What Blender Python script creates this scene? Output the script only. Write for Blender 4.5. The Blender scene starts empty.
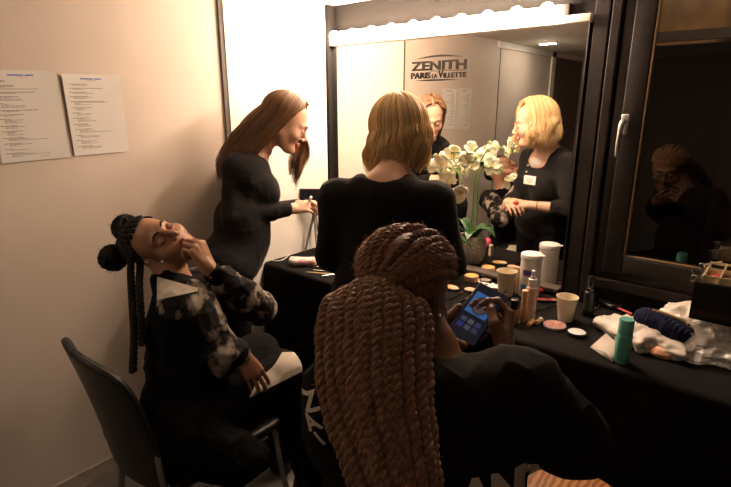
import bpy, bmesh, math, random
import numpy as np
from mathutils import Vector, Matrix
from mathutils.bvhtree import BVHTree
random.seed(7); RNG = np.random.default_rng(11)
SC = bpy.context.scene; COL = SC.collection
PI = math.pi
A = lambda *v: np.array(v, dtype=float)
def nrm(v): v = np.asarray(v, float); return v/np.linalg.norm(v)

# ------------------------------------------------------------- camera basis
FPX = 510.; CZ = 1.55; PITCH = math.radians(15.4); YAW = math.radians(40)
VF = A(-math.sin(YAW)*math.cos(PITCH), math.cos(YAW)*math.cos(PITCH), -math.sin(PITCH))
VR = A(math.cos(YAW), math.sin(YAW), 0); VU = np.cross(VR, VF); CAM = A(0, 0, CZ)
def W(px, py, d): return CAM + (VF + VR*(px-365.5)/FPX - VU*(py-243.5)/FPX)*d   # a measured point d metres deep
def onz(px, py, z):
    r = VF + VR*(px-365.5)/FPX - VU*(py-243.5)/FPX; return CAM + r*(z-CZ)/r[2]
def ony(px, py, y):
    r = VF + VR*(px-365.5)/FPX - VU*(py-243.5)/FPX; return CAM + r*y/r[1]
def onx(px, py, x):
    r = VF + VR*(px-365.5)/FPX - VU*(py-243.5)/FPX; return CAM + r*x/r[0]
def VV(a, b, c): return nrm(a*VR + b*VU - c*VF)      # right, up, towards the viewer

# ------------------------------------------------------------- materials
def mat(name, col=(.5,.5,.5), rough=.6, metal=0, spec=.5, bump=0, bscale=60, noise=None, trans=0, emit=None, estr=0,
        coat=0, sheen=0, island=0, ior=1.45, alpha=1, wave=None, bdist=.002):
    m = bpy.data.materials.new(name); m.use_nodes = True; nt = m.node_tree; N = nt.nodes; L = nt.links
    b = N['Principled BSDF']
    b.inputs['Base Color'].default_value = (*col, 1); b.inputs['Roughness'].default_value = rough
    b.inputs['Metallic'].default_value = metal; b.inputs['Specular IOR Level'].default_value = spec
    b.inputs['Transmission Weight'].default_value = trans; b.inputs['IOR'].default_value = ior
    b.inputs['Coat Weight'].default_value = coat; b.inputs['Sheen Weight'].default_value = sheen
    b.inputs['Alpha'].default_value = alpha
    if emit: b.inputs['Emission Color'].default_value = (*emit, 1); b.inputs['Emission Strength'].default_value = estr
    tc = N.new('ShaderNodeTexCoord')
    if noise:                                         # (scale, colour2, lo, hi)
        n = N.new('ShaderNodeTexNoise'); n.inputs['Scale'].default_value = noise[0]; n.inputs['Detail'].default_value = 6
        cr = N.new('ShaderNodeValToRGB'); cr.color_ramp.elements[0].position = noise[2]; cr.color_ramp.elements[1].position = noise[3]
        cr.color_ramp.elements[0].color = (*col, 1); cr.color_ramp.elements[1].color = (*noise[1], 1)
        L.new(tc.outputs['Object'], n.inputs['Vector']); L.new(n.outputs['Fac'], cr.inputs['Fac']); L.new(cr.outputs['Color'], b.inputs['Base Color'])
    if island:
        g = N.new('ShaderNodeNewGeometry'); cr = N.new('ShaderNodeValToRGB')
        cr.color_ramp.elements[0].color = (*[c*(1-island) for c in col], 1); cr.color_ramp.elements[1].color = (*[min(1, c*(1+island)) for c in col], 1)
        L.new(g.outputs['Random Per Island'], cr.inputs['Fac']); L.new(cr.outputs['Color'], b.inputs['Base Color'])
    if wave:                                          # (scale, colour2, distortion, direction)
        w = N.new('ShaderNodeTexWave'); w.inputs['Scale'].default_value = wave[0]; w.inputs['Distortion'].default_value = wave[2]
        w.inputs['Detail'].default_value = 2; w.bands_direction = wave[3]
        cr = N.new('ShaderNodeValToRGB'); cr.color_ramp.elements[0].color = (*col, 1); cr.color_ramp.elements[1].color = (*wave[1], 1)
        L.new(tc.outputs['Object'], w.inputs['Vector']); L.new(w.outputs['Fac'], cr.inputs['Fac']); L.new(cr.outputs['Color'], b.inputs['Base Color'])
    if bump:
        n = N.new('ShaderNodeTexNoise'); n.inputs['Scale'].default_value = bscale; n.inputs['Detail'].default_value = 4
        bu = N.new('ShaderNodeBump'); bu.inputs['Strength'].default_value = bump; bu.inputs['Distance'].default_value = bdist
        L.new(tc.outputs['Object'], n.inputs['Vector']); L.new(n.outputs['Fac'], bu.inputs['Height']); L.new(bu.outputs['Normal'], b.inputs['Normal'])
    return m

# ------------------------------------------------------------- objects
def tag(o, label=None, cat=None, group=None, kind=None):
    if label: o['label'] = label
    if cat: o['category'] = cat
    if group: o['group'] = group
    if kind: o['kind'] = kind
    return o
def thing(name, label, cat, loc=(0,0,0), group=None):
    o = bpy.data.objects.new(name, None); COL.objects.link(o); o.location = Vector(loc); o.empty_display_size = .05
    return tag(o, label, cat, group)
def link(name, me, parent=None):
    o = bpy.data.objects.new(name, me); COL.objects.link(o)
    if parent is not None:
        o.parent = parent; p = parent; off = Vector((0,0,0))
        while p is not None: off += p.location; p = p.parent
        me.transform(Matrix.Translation(-off))
    return o
def mkmesh(name, v, f, mats, parent=None, smooth=True, mi=None, auto=None, attr=None):
    """v: n x 3 world coordinates; f: m x 4 array or list of faces"""
    me = bpy.data.meshes.new(name)
    if isinstance(f, np.ndarray):
        m, s = f.shape
        me.vertices.add(len(v)); me.vertices.foreach_set('co', np.asarray(v, np.float32).ravel())
        me.loops.add(m*s); me.loops.foreach_set('vertex_index', f.astype(np.int32).ravel())
        me.polygons.add(m); me.polygons.foreach_set('loop_start', np.arange(0, m*s, s, dtype=np.int32))
        me.update(calc_edges=True)
    else:
        me.from_pydata([tuple(p) for p in v], [], [tuple(q) for q in f])
    for x in (mats if isinstance(mats, (list, tuple)) else [mats]): me.materials.append(x)
    if mi is not None: me.polygons.foreach_set('material_index', np.asarray(mi, np.int32))
    me.polygons.foreach_set('use_smooth', [smooth]*len(me.polygons))
    if attr is not None: at_ = me.attributes.new('panel', 'FLOAT', 'POINT'); at_.data.foreach_set('value', np.asarray(attr, np.float32))
    me.validate(); me.update()
    if auto and smooth:
        me.set_sharp_from_angle(angle=math.radians(auto))
    return link(name, me, parent)

class MB:
    """collects shapes, links them as one mesh"""
    def __init__(s): s.v = []; s.f = []; s.m = []; s.n = 0
    def add(s, v, f, m=0):
        s.v.extend([tuple(map(float, p)) for p in v]); s.f.extend([tuple(int(i)+s.n for i in q) for q in f]); s.m.extend([m]*len(f)); s.n += len(v); return s
    def box(s, c, d, R=None, bev=0, m=0):
        bm = bmesh.new(); bmesh.ops.create_cube(bm, size=1)
        for v in bm.verts: v.co = Vector((v.co.x*d[0], v.co.y*d[1], v.co.z*d[2]))
        if bev: bmesh.ops.bevel(bm, geom=bm.edges[:], offset=bev, segments=3, profile=.5, affect='EDGES')
        bm.verts.index_update()
        P = np.array([v.co[:] for v in bm.verts])
        if R is not None: P = P @ np.asarray(R).T
        s.add(P+np.asarray(c), [[v.index for v in f.verts] for f in bm.faces], m); bm.free(); return s
    def lathe(s, prof, c, seg=24, R=None, m=0, sx=1, sy=1):
        """prof: list of (radius, height)"""
        n = len(prof); P = []
        for r, h in prof:
            for k in range(seg):
                a = 2*PI*k/seg; P.append((max(r, 1e-5)*math.cos(a)*sx, max(r, 1e-5)*math.sin(a)*sy, h))
        F = []
        for i in range(n-1):
            for k in range(seg):
                k2 = (k+1) % seg; F.append((i*seg+k, i*seg+k2, (i+1)*seg+k2, (i+1)*seg+k))
        F.append(tuple(range(seg))[::-1]); F.append(tuple((n-1)*seg+k for k in range(seg)))
        P = np.array(P)
        if R is not None: P = P @ np.asarray(R).T
        return s.add(P+np.asarray(c), F, m)
    def tube(s, pts, r, sides=8, m=0, cap=True):
        pts = np.asarray(pts, float); n = len(pts); r = np.broadcast_to(np.asarray(r, float), (n,))
        V, F = tube_np(pts[None], r[None], sides)
        F = [tuple(q) for q in F]
        if cap: F.append(tuple(range(sides))[::-1]); F.append(tuple((n-1)*sides+k for k in range(sides)))
        return s.add(V, F, m)
    def sph(s, c, r, seg=14, m=0, R=None):
        r = (r, r, r) if np.isscalar(r) else r; P = []; F = []; rings = seg//2
        for i in range(rings+1):
            t = PI*i/rings
            for k in range(seg):
                a = 2*PI*k/seg; P.append((math.sin(t)*math.cos(a)*r[0], math.sin(t)*math.sin(a)*r[1], -math.cos(t)*r[2]))
        for i in range(rings):
            for k in range(seg):
                k2 = (k+1) % seg; F.append((i*seg+k, i*seg+k2, (i+1)*seg+k2, (i+1)*seg+k))
        P = np.array(P)
        if R is not None: P = P @ np.asarray(R).T
        bm = bmesh.new(); vs = [bm.verts.new(p) for p in P]
        for q in F: bm.faces.new([vs[i] for i in q])
        bmesh.ops.remove_doubles(bm, verts=bm.verts[:], dist=1e-7); bm.verts.index_update()
        P = [v.co[:] for v in bm.verts]; F = [[v.index for v in f.verts] for f in bm.faces]; bm.free()
        return s.add(np.array(P)+np.asarray(c), F, m)
    def build(s, name, mats, parent=None, smooth=True, auto=40):
        return mkmesh(name, s.v, s.f, mats, parent, smooth, s.m, auto)

def tube_np(P, Rr, sides=4):
    """P: K x n x 3 paths, Rr: K x n radii -> verts, quads"""
    K, n, _ = P.shape
    T = np.empty_like(P); T[:, 1:-1] = P[:, 2:]-P[:, :-2]; T[:, 0] = P[:, 1]-P[:, 0]; T[:, -1] = P[:, -1]-P[:, -2]
    T /= np.linalg.norm(T, axis=2, keepdims=True)+1e-12
    ref = np.tile(A(.31, .17, .93), (K, 1)); bad = np.abs((T[:, 0]*ref).sum(1)) > .9; ref[bad] = A(1, .1, 0)
    U = np.empty_like(P)
    cur = ref
    for i in range(n):
        cur = cur-(cur*T[:, i]).sum(1, keepdims=True)*T[:, i]; cur /= np.linalg.norm(cur, axis=1, keepdims=True)+1e-12; U[:, i] = cur
    B = np.cross(T, U)
    a = np.arange(sides)*2*PI/sides
    V = P[:, :, None, :]+Rr[:, :, None, None]*(np.cos(a)[None, None, :, None]*U[:, :, None, :]+np.sin(a)[None, None, :, None]*B[:, :, None, :])
    V = V.reshape(-1, 3)
    k, i, s = np.meshgrid(np.arange(K), np.arange(n-1), np.arange(sides), indexing='ij')
    b = k*n*sides; s2 = (s+1) % sides
    F = np.stack([b+i*sides+s, b+i*sides+s2, b+(i+1)*sides+s2, b+(i+1)*sides+s], -1).reshape(-1, 4)
    return V, F
def spline(pts, n):
    """Catmull-Rom through pts, n samples"""
    pts = np.asarray(pts, float); m = len(pts); Q = np.vstack([2*pts[0]-pts[1], pts, 2*pts[-1]-pts[-2]])
    t = np.linspace(0, m-1-1e-6, n); i = t.astype(int); u = (t-i)[:, None]
    p0, p1, p2, p3 = Q[i], Q[i+1], Q[i+2], Q[i+3]
    return .5*((2*p1)+(-p0+p2)*u+(2*p0-5*p1+4*p2-p3)*u*u+(-p0+3*p1-3*p2+p3)*u**3)
def vnoise(p, s):
    p = np.asarray(p)*s; i = np.floor(p).astype(np.int64); f = p-i; f = f*f*(3-2*f); out = 0
    for dx in (0, 1):
        for dy in (0, 1):
            for dz in (0, 1):
                h = (i[:, 0]+dx)*374761393+(i[:, 1]+dy)*668265263+(i[:, 2]+dz)*1274126177
                h = (h ^ (h >> 13))*1103515245; h = ((h ^ (h >> 16)) & 0xffff)/65535.
                out = out+h*(f[:, 0] if dx else 1-f[:, 0])*(f[:, 1] if dy else 1-f[:, 1])*(f[:, 2] if dz else 1-f[:, 2])
    return out*2-1

# ------------------------------------------------------------- implicit surfaces
class SDF:
    def __init__(s): s.p = []
    def cone(s, a, b, ra, rb, k=.02, m=0, sub=False): s.p.append(('c', np.asarray(a, float), np.asarray(b, float), ra, rb, k, m, sub)); return s
    def ell(s, c, r, R=None, k=.02, m=0, sub=False):
        r = A(r, r, r) if np.isscalar(r) else np.asarray(r, float); s.p.append(('e', np.asarray(c, float), r, np.eye(3) if R is None else np.asarray(R), 0, k, m, sub)); return s
    def box(s, c, h, R=None, rr=.01, k=.01, m=0, sub=False): s.p.append(('b', np.asarray(c, float), np.asarray(h, float), np.eye(3) if R is None else np.asarray(R), rr, k, m, sub)); return s
    def chain(s, pts, rad, k=.02, m=0):
        for i in range(len(pts)-1): s.cone(pts[i], pts[i+1], rad[i], rad[i+1], k, m)
        return s
    @staticmethod
    def bb(q):
        if q[0] == 'c': r = max(q[3], q[4]); return np.minimum(q[1], q[2])-r, np.maximum(q[1], q[2])+r
        h = q[2]+(q[4] if q[0] == 'b' else 0); e = np.abs(q[3]) @ h; return q[1]-e, q[1]+e
    @staticmethod
    def ev(q, P):
        if q[0] == 'c':
            ab = q[2]-q[1]; t = np.clip(((P-q[1]) @ ab)/(ab @ ab+1e-12), 0, 1)
            return np.sqrt((((P-q[1])-t[..., None]*ab)**2).sum(-1))-(q[3]+(q[4]-q[3])*t)
        L = (P-q[1]) @ q[3]
        if q[0] == 'e':
            k0 = np.sqrt(((L/q[2])**2).sum(-1)); k1 = np.sqrt(((L/(q[2]**2))**2).sum(-1)); return np.where(k1 > 1e-9, k0*(k0-1)/(k1+1e-9), -q[2].min())
        d = np.abs(L)-q[2]; return np.sqrt((np.maximum(d, 0)**2).sum(-1))+np.minimum(d.max(-1), 0)-q[4]
    def mesh(s, h):
        bbs = [s.bb(q) for q in s.p if not q[7]]
        lo = np.min([b[0] for b in bbs], 0)-3*h; hi = np.max([b[1] for b in bbs], 0)+3*h
        n = np.ceil((hi-lo)/h).astype(int)+1; G = np.full(n, .5, np.float32)
        for q in s.p:
            a, b = s.bb(q); mg = q[5]+2.5*h
            i0 = np.maximum(np.floor((a-mg-lo)/h).astype(int), 0); i1 = np.minimum(np.ceil((b+mg-lo)/h).astype(int)+1, n)
            if (i1 <= i0).any(): continue
            X = [lo[d]+h*np.arange(i0[d], i1[d]) for d in range(3)]
            P = np.stack(np.meshgrid(*X, indexing='ij'), -1); D = s.ev(q, P).astype(np.float32)
            g = G[i0[0]:i1[0], i0[1]:i1[1], i0[2]:i1[2]]; k = max(q[5], 1e-5)
            if q[7]:
                t = np.clip(.5-.5*(g+D)/k, 0, 1); g[...] = g*(1-t)+(-D)*t+k*t*(1-t)
            else:
                t = np.clip(.5+.5*(g-D)/k, 0, 1); g[...] = g*(1-t)+D*t-k*t*(1-t)
        I = G < 0
        c = np.zeros(np.array(I.shape)-1, np.int8)
        for dx in (0, 1):
            for dy in (0, 1):
                for dz in (0, 1): c += I[dx:I.shape[0]-1+dx, dy:I.shape[1]-1+dy, dz:I.shape[2]-1+dz]
        act = np.argwhere((c > 0) & (c < 8)); idx = np.full(c.shape, -1, np.int64); idx[tuple(act.T)] = np.arange(len(act))
        S = np.zeros((len(act), 3)); Cn = np.zeros(len(act))
        cor = [(x, y, z) for x in (0, 1) for y in (0, 1) for z in (0, 1)]
        for a in cor:
            for d in range(3):
                if a[d]: continue
                b = list(a); b[d] = 1
                ga = G[tuple((act+a).T)]; gb = G[tuple((act+b).T)]; x = (ga < 0) != (gb < 0)
                t = np.where(x, ga/(ga-gb+1e-12), 0); p = np.tile(A(*a), (len(act), 1)); p[:, d] = t
                S += p*x[:, None]; Cn += x
        V = lo+h*(act+S/np.maximum(Cn, 1)[:, None])
        F = []
        for d in range(3):
            e1, e2 = (d+1) % 3, (d+2) % 3
            sl0 = [slice(1, -1)]*3; sl0[d] = slice(0, -1); sl1 = [slice(1, -1)]*3; sl1[d] = slice(1, None)
            a = I[tuple(sl0)]; b = I[tuple(sl1)]
            for flip, msk in ((False, a & ~b), (True, ~a & b)):
                q = np.argwhere(msk); 
                if not len(q): continue
                q = q+1; q[:, d] -= 1
                def at(o1, o2):
                    r = q.copy(); r[:, e1] += o1; r[:, e2] += o2; return idx[tuple(r.T)]
                quad = np.stack([at(-1, -1), at(0, -1), at(0, 0), at(-1, 0)], 1)
                F.append(quad[:, ::-1] if flip else quad)
        return V, np.concatenate(F)
    def mids(s, V):
        ms = sorted({q[6] for q in s.p if not q[7]})
        if len(ms) == 1: return np.full(len(V), ms[0])
        best = np.full(len(V), 9.); out = np.zeros(len(V), int)
        for q in s.p:
            if q[7]: continue
            d = s.ev(q, V); t = d < best; best[t] = d[t]; out[t] = q[6]
        return out
def vnormals(V, F):
    a, b, c, d = (V[F[:, i]] for i in range(4)); n = np.cross(c-a, d-b); N = np.zeros_like(V)
    for i in range(4): np.add.at(N, F[:, i], n)
    return N/(np.linalg.norm(N, axis=1, keepdims=True)+1e-12)
def relax(V, F, it=1, w=.5):
    for _ in range(it):
        S = np.zeros_like(V); c = np.zeros(len(V))
        for i in range(4):
            np.add.at(S, F[:, i], V[F[:, (i+1) % 4]]); np.add.at(S, F[:, i], V[F[:, (i+3) % 4]]); np.add.at(c, F[:, i], 2)
        V = V*(1-w)+w*S/np.maximum(c, 1)[:, None]
    return V
def panel_mat(name, c1, c2, rough=.7, **kw):
    m = mat(name, c1, rough, **kw); nt = m.node_tree; b = nt.nodes['Principled BSDF']; at_ = nt.nodes.new('ShaderNodeAttribute'); at_.attribute_name = 'panel'
    gt = nt.nodes.new('ShaderNodeMath'); gt.operation = 'GREATER_THAN'; gt.inputs[1].default_value = 0; mx = nt.nodes.new('ShaderNodeMix'); mx.data_type = 'RGBA'
    mx.inputs[6].default_value = (*c1, 1); mx.inputs[7].default_value = (*c2, 1); ln = list(b.inputs['Base Color'].links)
    if ln: nt.links.new(ln[0].from_socket, mx.inputs[6])
    nt.links.new(at_.outputs['Fac'], gt.inputs[0]); nt.links.new(gt.outputs[0], mx.inputs[0]); nt.links.new(mx.outputs[2], b.inputs['Base Color']); return m
def sdf_obj(name, S, h, mats, parent=None, disp=None, relaxn=1, matfn=None, attrfn=None):
    """S: an SDF, or a list of (SDF, voxel) merged into one mesh"""
    Vs, Fs, Ms, off = [], [], [], 0
    for s, hh in (S if isinstance(S, list) else [(S, h)]):
        V, F = s.mesh(hh); V = relax(V, F, relaxn, .45); M = s.mids(V)
        if disp is not None: V = V+vnormals(V, F)*disp(V)[:, None]
        if matfn is not None: M = matfn(V, M)
        Vs.append(V); Fs.append(F+off); Ms.append(M[F[:, 0]]); off += len(V)
    return mkmesh(name, np.concatenate(Vs), np.concatenate(Fs), mats, parent, True, np.concatenate(Ms), attr=attrfn(np.concatenate(Vs)) if attrfn else None)
def folds(amp, s1=9, s2=28, axis=None):
    def f(V):
        P = V.copy()
        if axis is not None: P = P-(P @ axis)[:, None]*axis*.6
        a = vnoise(P+3.1, s1); b = vnoise(P+7.7, s2)
        return amp*((1-np.abs(a))**3-.45)+amp*.5*((1-np.abs(b))**3-.4)
    return f
# ------------------------------------------------------------- heads and hands
class Frame:
    """local x = its right, y = forward, z = up"""
    def __init__(s, o, fwd, up):
        s.o = np.asarray(o, float); y = nrm(fwd); z = nrm(np.asarray(up, float)-np.dot(up, y)*y); x = np.cross(y, z); s.R = np.stack([x, y, z], 1)
    def __call__(s, x, y, z): return s.o+s.R @ A(x, y, z)
    def pts(s, P): return s.o+np.asarray(P) @ s.R.T
    def inv(s, P): return (P-s.o) @ s.R
def rot(ax, a):
    return np.array(Matrix.Rotation(a, 3, Vector(ax)))
def add_head(S, H, neck=None, sc=1., lips=1, full=1., neck_r=.052):
    R = H.R
    def e(c, r, k=.02, m=0, sub=False, Q=None): S.ell(H(*(A(*c)*sc)), A(*r)*sc, R if Q is None else R @ Q, k*sc, m, sub)
    def c(a, b, ra, rb, k=.02, m=0, sub=False): S.cone(H(*(A(*a)*sc)), H(*(A(*b)*sc)), ra*sc, rb*sc, k*sc, m, sub)
    e((0,-.014,.035), (.074,.096,.080)); e((0,.026,-.028), (.060,.062,.080), .03)
    for s in (-1, 1):
        c((s*.048,-.002,-.055), (s*.018,.058,-.098), .017, .017, .035)
        e((s*.041,.058,-.032), (.021*full,.02,.020), .03)
        c((s*.010,.086,.020), (s*.042,.070,.019), .008, .007, .018)
    e((0,.074,-.099), (.018,.017,.014), .022)
    for s in (-1, 1): e((s*.031,.098,-.001), (.019,.015,.012), .012, 0, True)
    for s in (-1, 1): e((s*.031,.0755,-.002), (.0155,.0155,.0125), .003)
    c((0,.086,.010), (0,.110,-.030), .0065, .0095, .014)
    for s in (-1, 1): e((s*.0115,.099,-.036), (.0075,.009,.007), .006)
    for s in (-1, 1):
        c((0,.0945,-.0585), (s*.018,.086,-.0625), .0058, .0030, .004, lips)
        c((0,.0935,-.0690), (s*.015,.086,-.0650), .0066, .0035, .003, lips)
    c((-.019,.098,-.0640), (.019,.098,-.0640), .0016, .0016, .003, lips, True)
    for s in (-1, 1):
        Q = rot((0,0,1), s*.35) @ rot((1,0,0), -.15)
        e((s*.077,-.012,-.008), (.008,.019,.031), .005, 0, False, Q)
        e((s*.084,-.007,-.004), (.005,.010,.019), .004, 0, True, Q)
    if neck is not None:
        S.cone(H(0,-.030*sc,-.045*sc), neck, neck_r, neck_r*1.08, .03)
def face_details(H, person, brow, lash, sc=1.):
    for s in (-1, 1):
        mb = MB(); P = H.pts(spline([A(s*.012,.0955,.020)*sc, A(s*.030,.0905,.027)*sc, A(s*.048,.0745,.019)*sc], 10)); mb.tube(P, np.array([.0024,.0028,.003,.003,.003,.0028,.0025,.002,.0016,.001])*sc, 6); mb.build('eyebrow', brow, person)
        mb = MB(); P = H.pts(spline([A(s*.0165,.0895,-.0065)*sc, A(s*.031,.0925,-.0105)*sc, A(s*.0455,.0845,-.0065)*sc], 10)); mb.tube(P, .0016*sc, 5); mb.build('eyelash', lash, person)
def add_hand(S, wrist, fwd, dorsal, side, curl=(.3,.5,.4), curls=None, spread=.10, thumb=(.75,.35,.3), sc=1., k=.004, palm_r=.0135):
    """side +1 = right hand. dorsal = out of the back of the hand. curls: per finger (index..little) three bends"""
    y = nrm(fwd); z = nrm(np.asarray(dorsal, float)-np.dot(dorsal, y)*y); x = np.cross(y, z)*-side   # x towards the thumb
    P = lambda a, b, c: np.asarray(wrist)+sc*(a*x+b*y+c*z)
    kn = [(.030,.088,.002), (.010,.092,.005), (-.010,.087,.003), (-.029,.078,-.001)]
    ln = [(.040,.024,.019), (.044,.027,.020), (.040,.025,.019), (.032,.019,.017)]
    rd = [.0088,.0090,.0085,.0075]
    cu = curls or [curl]*4; tips = []
    for i in range(4):
        S.cone(P(kn[i][0]*.62,.012,0), P(*kn[i]), palm_r*sc, (rd[i]+.0028)*sc, .012*sc)
        p = P(*kn[i]); a = 0; sp = spread*(1.5-i)/1.5
        for j in range(3):
            a += cu[i][j]; d = math.cos(a)*(math.cos(sp)*y+math.sin(sp)*x)-math.sin(a)*z
            q = p+d*ln[i][j]*sc; S.cone(p, q, rd[i]*(1-.08*j)*sc, rd[i]*(.93-.09*j)*sc, k*sc); p = q
        tips.append(p)
    S.cone(P(-.014,.03,-.006), P(-.016,.065,-.006), .013*sc, .010*sc, .012*sc)
    if thumb is None: S.cone(P(0,-.02,0), P(0,.02,0), .021*sc, .019*sc, .012*sc); return tips, None, P(0,.06,-.03)
    t0 = P(.016,.018,-.006); d = nrm(math.cos(thumb[0])*y+math.sin(thumb[0])*x-.35*z)
    t1 = t0+d*.043*sc; S.cone(t0, t1, .0155*sc, .0115*sc, .012*sc)
    d = nrm(d*math.cos(thumb[1])+(-.5*x-.6*z+.4*y)*math.sin(thumb[1])); t2 = t1+d*.034*sc; S.cone(t1, t2, .0108*sc, .0098*sc, .004*sc)
    d = nrm(d*math.cos(thumb[2])+(-.6*x-.6*z+.4*y)*math.sin(thumb[2])); t3 = t2+d*.026*sc; S.cone(t2, t3, .0098*sc, .0078*sc, .004*sc)
    S.cone(P(0,-.02,0), P(0,.02,0), .021*sc, .019*sc, .012*sc)
    return tips, t3, P(0,.06,-.03)
# ------------------------------------------------------------- loose hair
def hair_paths(H, n, fall, amin=50, amax=310, layers=.010, part=0., wave=(.006,1.6), npts=22, rad=(.084,.106,.090), cen=(0,-.012,.030), seed=1, phimax=97, curlin=0.):
    rg = np.random.default_rng(seed); out = []
    for i in range(n):
        a = math.radians(rg.uniform(amin, amax)) if n > 1 else math.pi; lay = rg.uniform(0, 1)*layers
        out.append(hair_path(H, a, lay, fall, part, wave, npts, rad, cen, rg.normal(0, .35), phimax, rg.normal(0, 1)))
    return np.array(out)
def hair_path(H, a, lay, fall, part, wave, npts, rad, cen, ph, phimax, jit=0.):
    """a = azimuth from the face clockwise; fall(a,u,root)->world point of the hanging end"""
    if callable(phimax): phimax = phimax(a)
    R = A(*rad)+lay; dirx, diry = math.sin(a), math.cos(a); m = npts//2; pts = []
    y0 = max(-.3, min(.62, diry*1.2+.05))             # where the strand leaves the parting
    for j in range(m):
        t = j/(m-1.); phi = math.radians(4+(phimax-4)*t); w = (1-t)**1.5
        v = A(math.sin(phi)*dirx, math.sin(phi)*diry, math.cos(phi)); v = v*(1-w)+w*nrm(A(part+.08*np.sign(dirx), y0, .85)); v = nrm(v)
        pts.append(H(*(A(*cen)+R*v)))
    base = pts[-1]; out = nrm(H.R @ A(dirx, diry, 0)); tan = nrm(H.R @ A(-diry, dirx, 0))
    for j in range(1, npts-m+1):
        u = j/(npts-m); p = fall(a, u, base, lay, out, jit)
        s = math.sin(2*PI*(u*wave[1])+3*math.sin(a*4)+ph)
        pts.append(p+tan*wave[0]*s*min(1, 2*u)+out*wave[0]*.7*math.cos(2*PI*u*wave[1]+2*math.sin(a*5)+ph)*min(1, 2*u))
    return np.array(pts)
def hair_obj(name, H, person, m, n, fall, r=.0017, under=True, **kw):
    P = hair_paths(H, n, fall, **kw); nn = P.shape[1]
    t = np.linspace(0, 1, nn); rr = r*(1-.75*t**3); V, F = tube_np(P, np.tile(rr, (len(P), 1)), 4)
    Vs, Fs = [V], [F]
    if under:
        k2 = dict(kw); lay = kw.get('layers', .01)
        cols = 60; a = np.radians(np.linspace(kw.get('amin', 50), kw.get('amax', 310), cols))
        Gd = np.array([hair_path(H, x, -.001, fall, kw.get('part', 0.), kw.get('wave', (.006,1.6)), nn, kw.get('rad', (.084,.106,.090)), kw.get('cen', (0,-.012,.030)), 0, kw.get('phimax', 97)) for x in a])
        nu = int(nn*.93); Gd = Gd[:, :nu]; v = Gd.reshape(-1, 3); i, j = np.meshgrid(np.arange(cols-1), np.arange(nu-1), indexing='ij')
        f = np.stack([i*nu+j, (i+1)*nu+j, (i+1)*nu+j+1, i*nu+j+1], -1).reshape(-1, 4)
        Fs.append(f+len(V)); Vs.append(v)
    return mkmesh(name, np.concatenate(Vs), np.concatenate(Fs), m, person)
def rope(pts, r=.0085, pitch=.030, n=None, seed=0, step=.0035, taper=True):
    """a two-strand twist along pts"""
    pts = np.asarray(pts); L = np.linalg.norm(np.diff(pts, axis=0), axis=1).sum(); n = n or max(12, int(L/step)); P = spline(pts, n)
    s = np.linspace(0, L, n); T = np.gradient(P, axis=0); T /= np.linalg.norm(T, axis=1, keepdims=True)
    cur = A(.4,.3,.86); U = []
    for i in range(n): cur = cur-(cur @ T[i])*T[i]; cur /= np.linalg.norm(cur); U.append(cur)
    U = np.array(U); B = np.cross(T, U); rg = np.random.default_rng(seed); ph0 = rg.uniform(0, 6)
    th = ph0+2*PI*s/pitch; w = 1-.6*np.clip((s/L-.85)/.15, 0, 1) if taper else np.ones(n); rr = r*w*(1+.12*np.sin(s*90+ph0))
    out = []
    for k in (0, 1):
        c = (np.cos(th+k*PI)*rr*.48)[:, None]*U+(np.sin(th+k*PI)*rr*.48)[:, None]*B; out.append((P+c, rr*.68))
    return out
def fuzz(P, r, n, ln, rg, spread=1.):
    """short stray hairs growing off points P (centres) of radius r"""
    i = rg.integers(0, len(P), n); d = rg.normal(size=(n, 3)); d /= np.linalg.norm(d, axis=1, keepdims=True)
    a = P[i]+d*r*.8; e = rg.normal(size=(n, 3))*.6; t = np.linspace(0, 1, 4)[None, :, None]
    Q = a[:, None, :]+d[:, None, :]*ln*t*spread+e[:, None, :]*ln*t*t
    return Q
# ------------------------------------------------------------- materials of the place
M = {}
M['wall'] = mat('cream laminate', (.78,.67,.57), .55, noise=(2.2,(.73,.62,.52),.42,.62), bump=.15, bscale=8)
M['wall_pale'] = mat('white laminate', (.80,.76,.68), .5)
M['seam_and_shade'] = mat('grey seam', (.10,.085,.07), .6)  # wall joints, and the painted shade on the pale panel's edge
M['dark_wall'] = mat('dark painted wall', (.008,.0068,.006), .7, spec=.2, bump=.2, bscale=90)
M['dark_wood'] = mat('black painted wood', (.016,.012,.010), .6, spec=.22, bump=.25, bscale=70, noise=(12,(.021,.016,.013),.4,.6))
M['floor'] = mat('grey floor', (.11,.10,.088), .55, noise=(6,(.17,.155,.135),.35,.65), bump=.2)
M['ceiling'] = mat('ceiling', (.80,.74,.66), .7)
M['mirror'] = mat('mirror silvering', (.82,.81,.78), 0.0, 1)
M['cream'] = mat('cream painted wood', (.82,.74,.62), .45)
M['black'] = mat('black print', (.012,.010,.009), .9, spec=.05)
M['bulb'] = mat('lit bulb', (1,.9,.75), .3, emit=(1,.74,.55), estr=340)
M['bulb_base'] = mat('porcelain', (.8,.75,.68), .3)
M['paper'] = mat('paper', (.84,.80,.74), .7)
M['ink'] = mat('ink', (.17,.14,.13), .7); M['ink_blue'] = mat('blue ink', (.08,.16,.55), .7); M['ink_red'] = mat('red ink', (.7,.16,.12), .7)
M['chrome'] = mat('chrome', (.75,.72,.68), .18, 1); M['steel'] = mat('satin handle', (.72,.70,.66), .3, .9)
M['gold'] = mat('brass', (.75,.52,.22), .3, .9)
M['cloth'] = mat('black tablecloth', (.0060,.0052,.0048), .9, spec=.12, bump=.3, bscale=300)
M['white_pl'] = mat('white plastic', (.82,.80,.76), .35); M['black_pl'] = mat('black plastic', (.018,.017,.017), .28)
M['glass'] = mat('window glass', (.9,.95,.95), 0.0, trans=1, ior=1.85)
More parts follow.
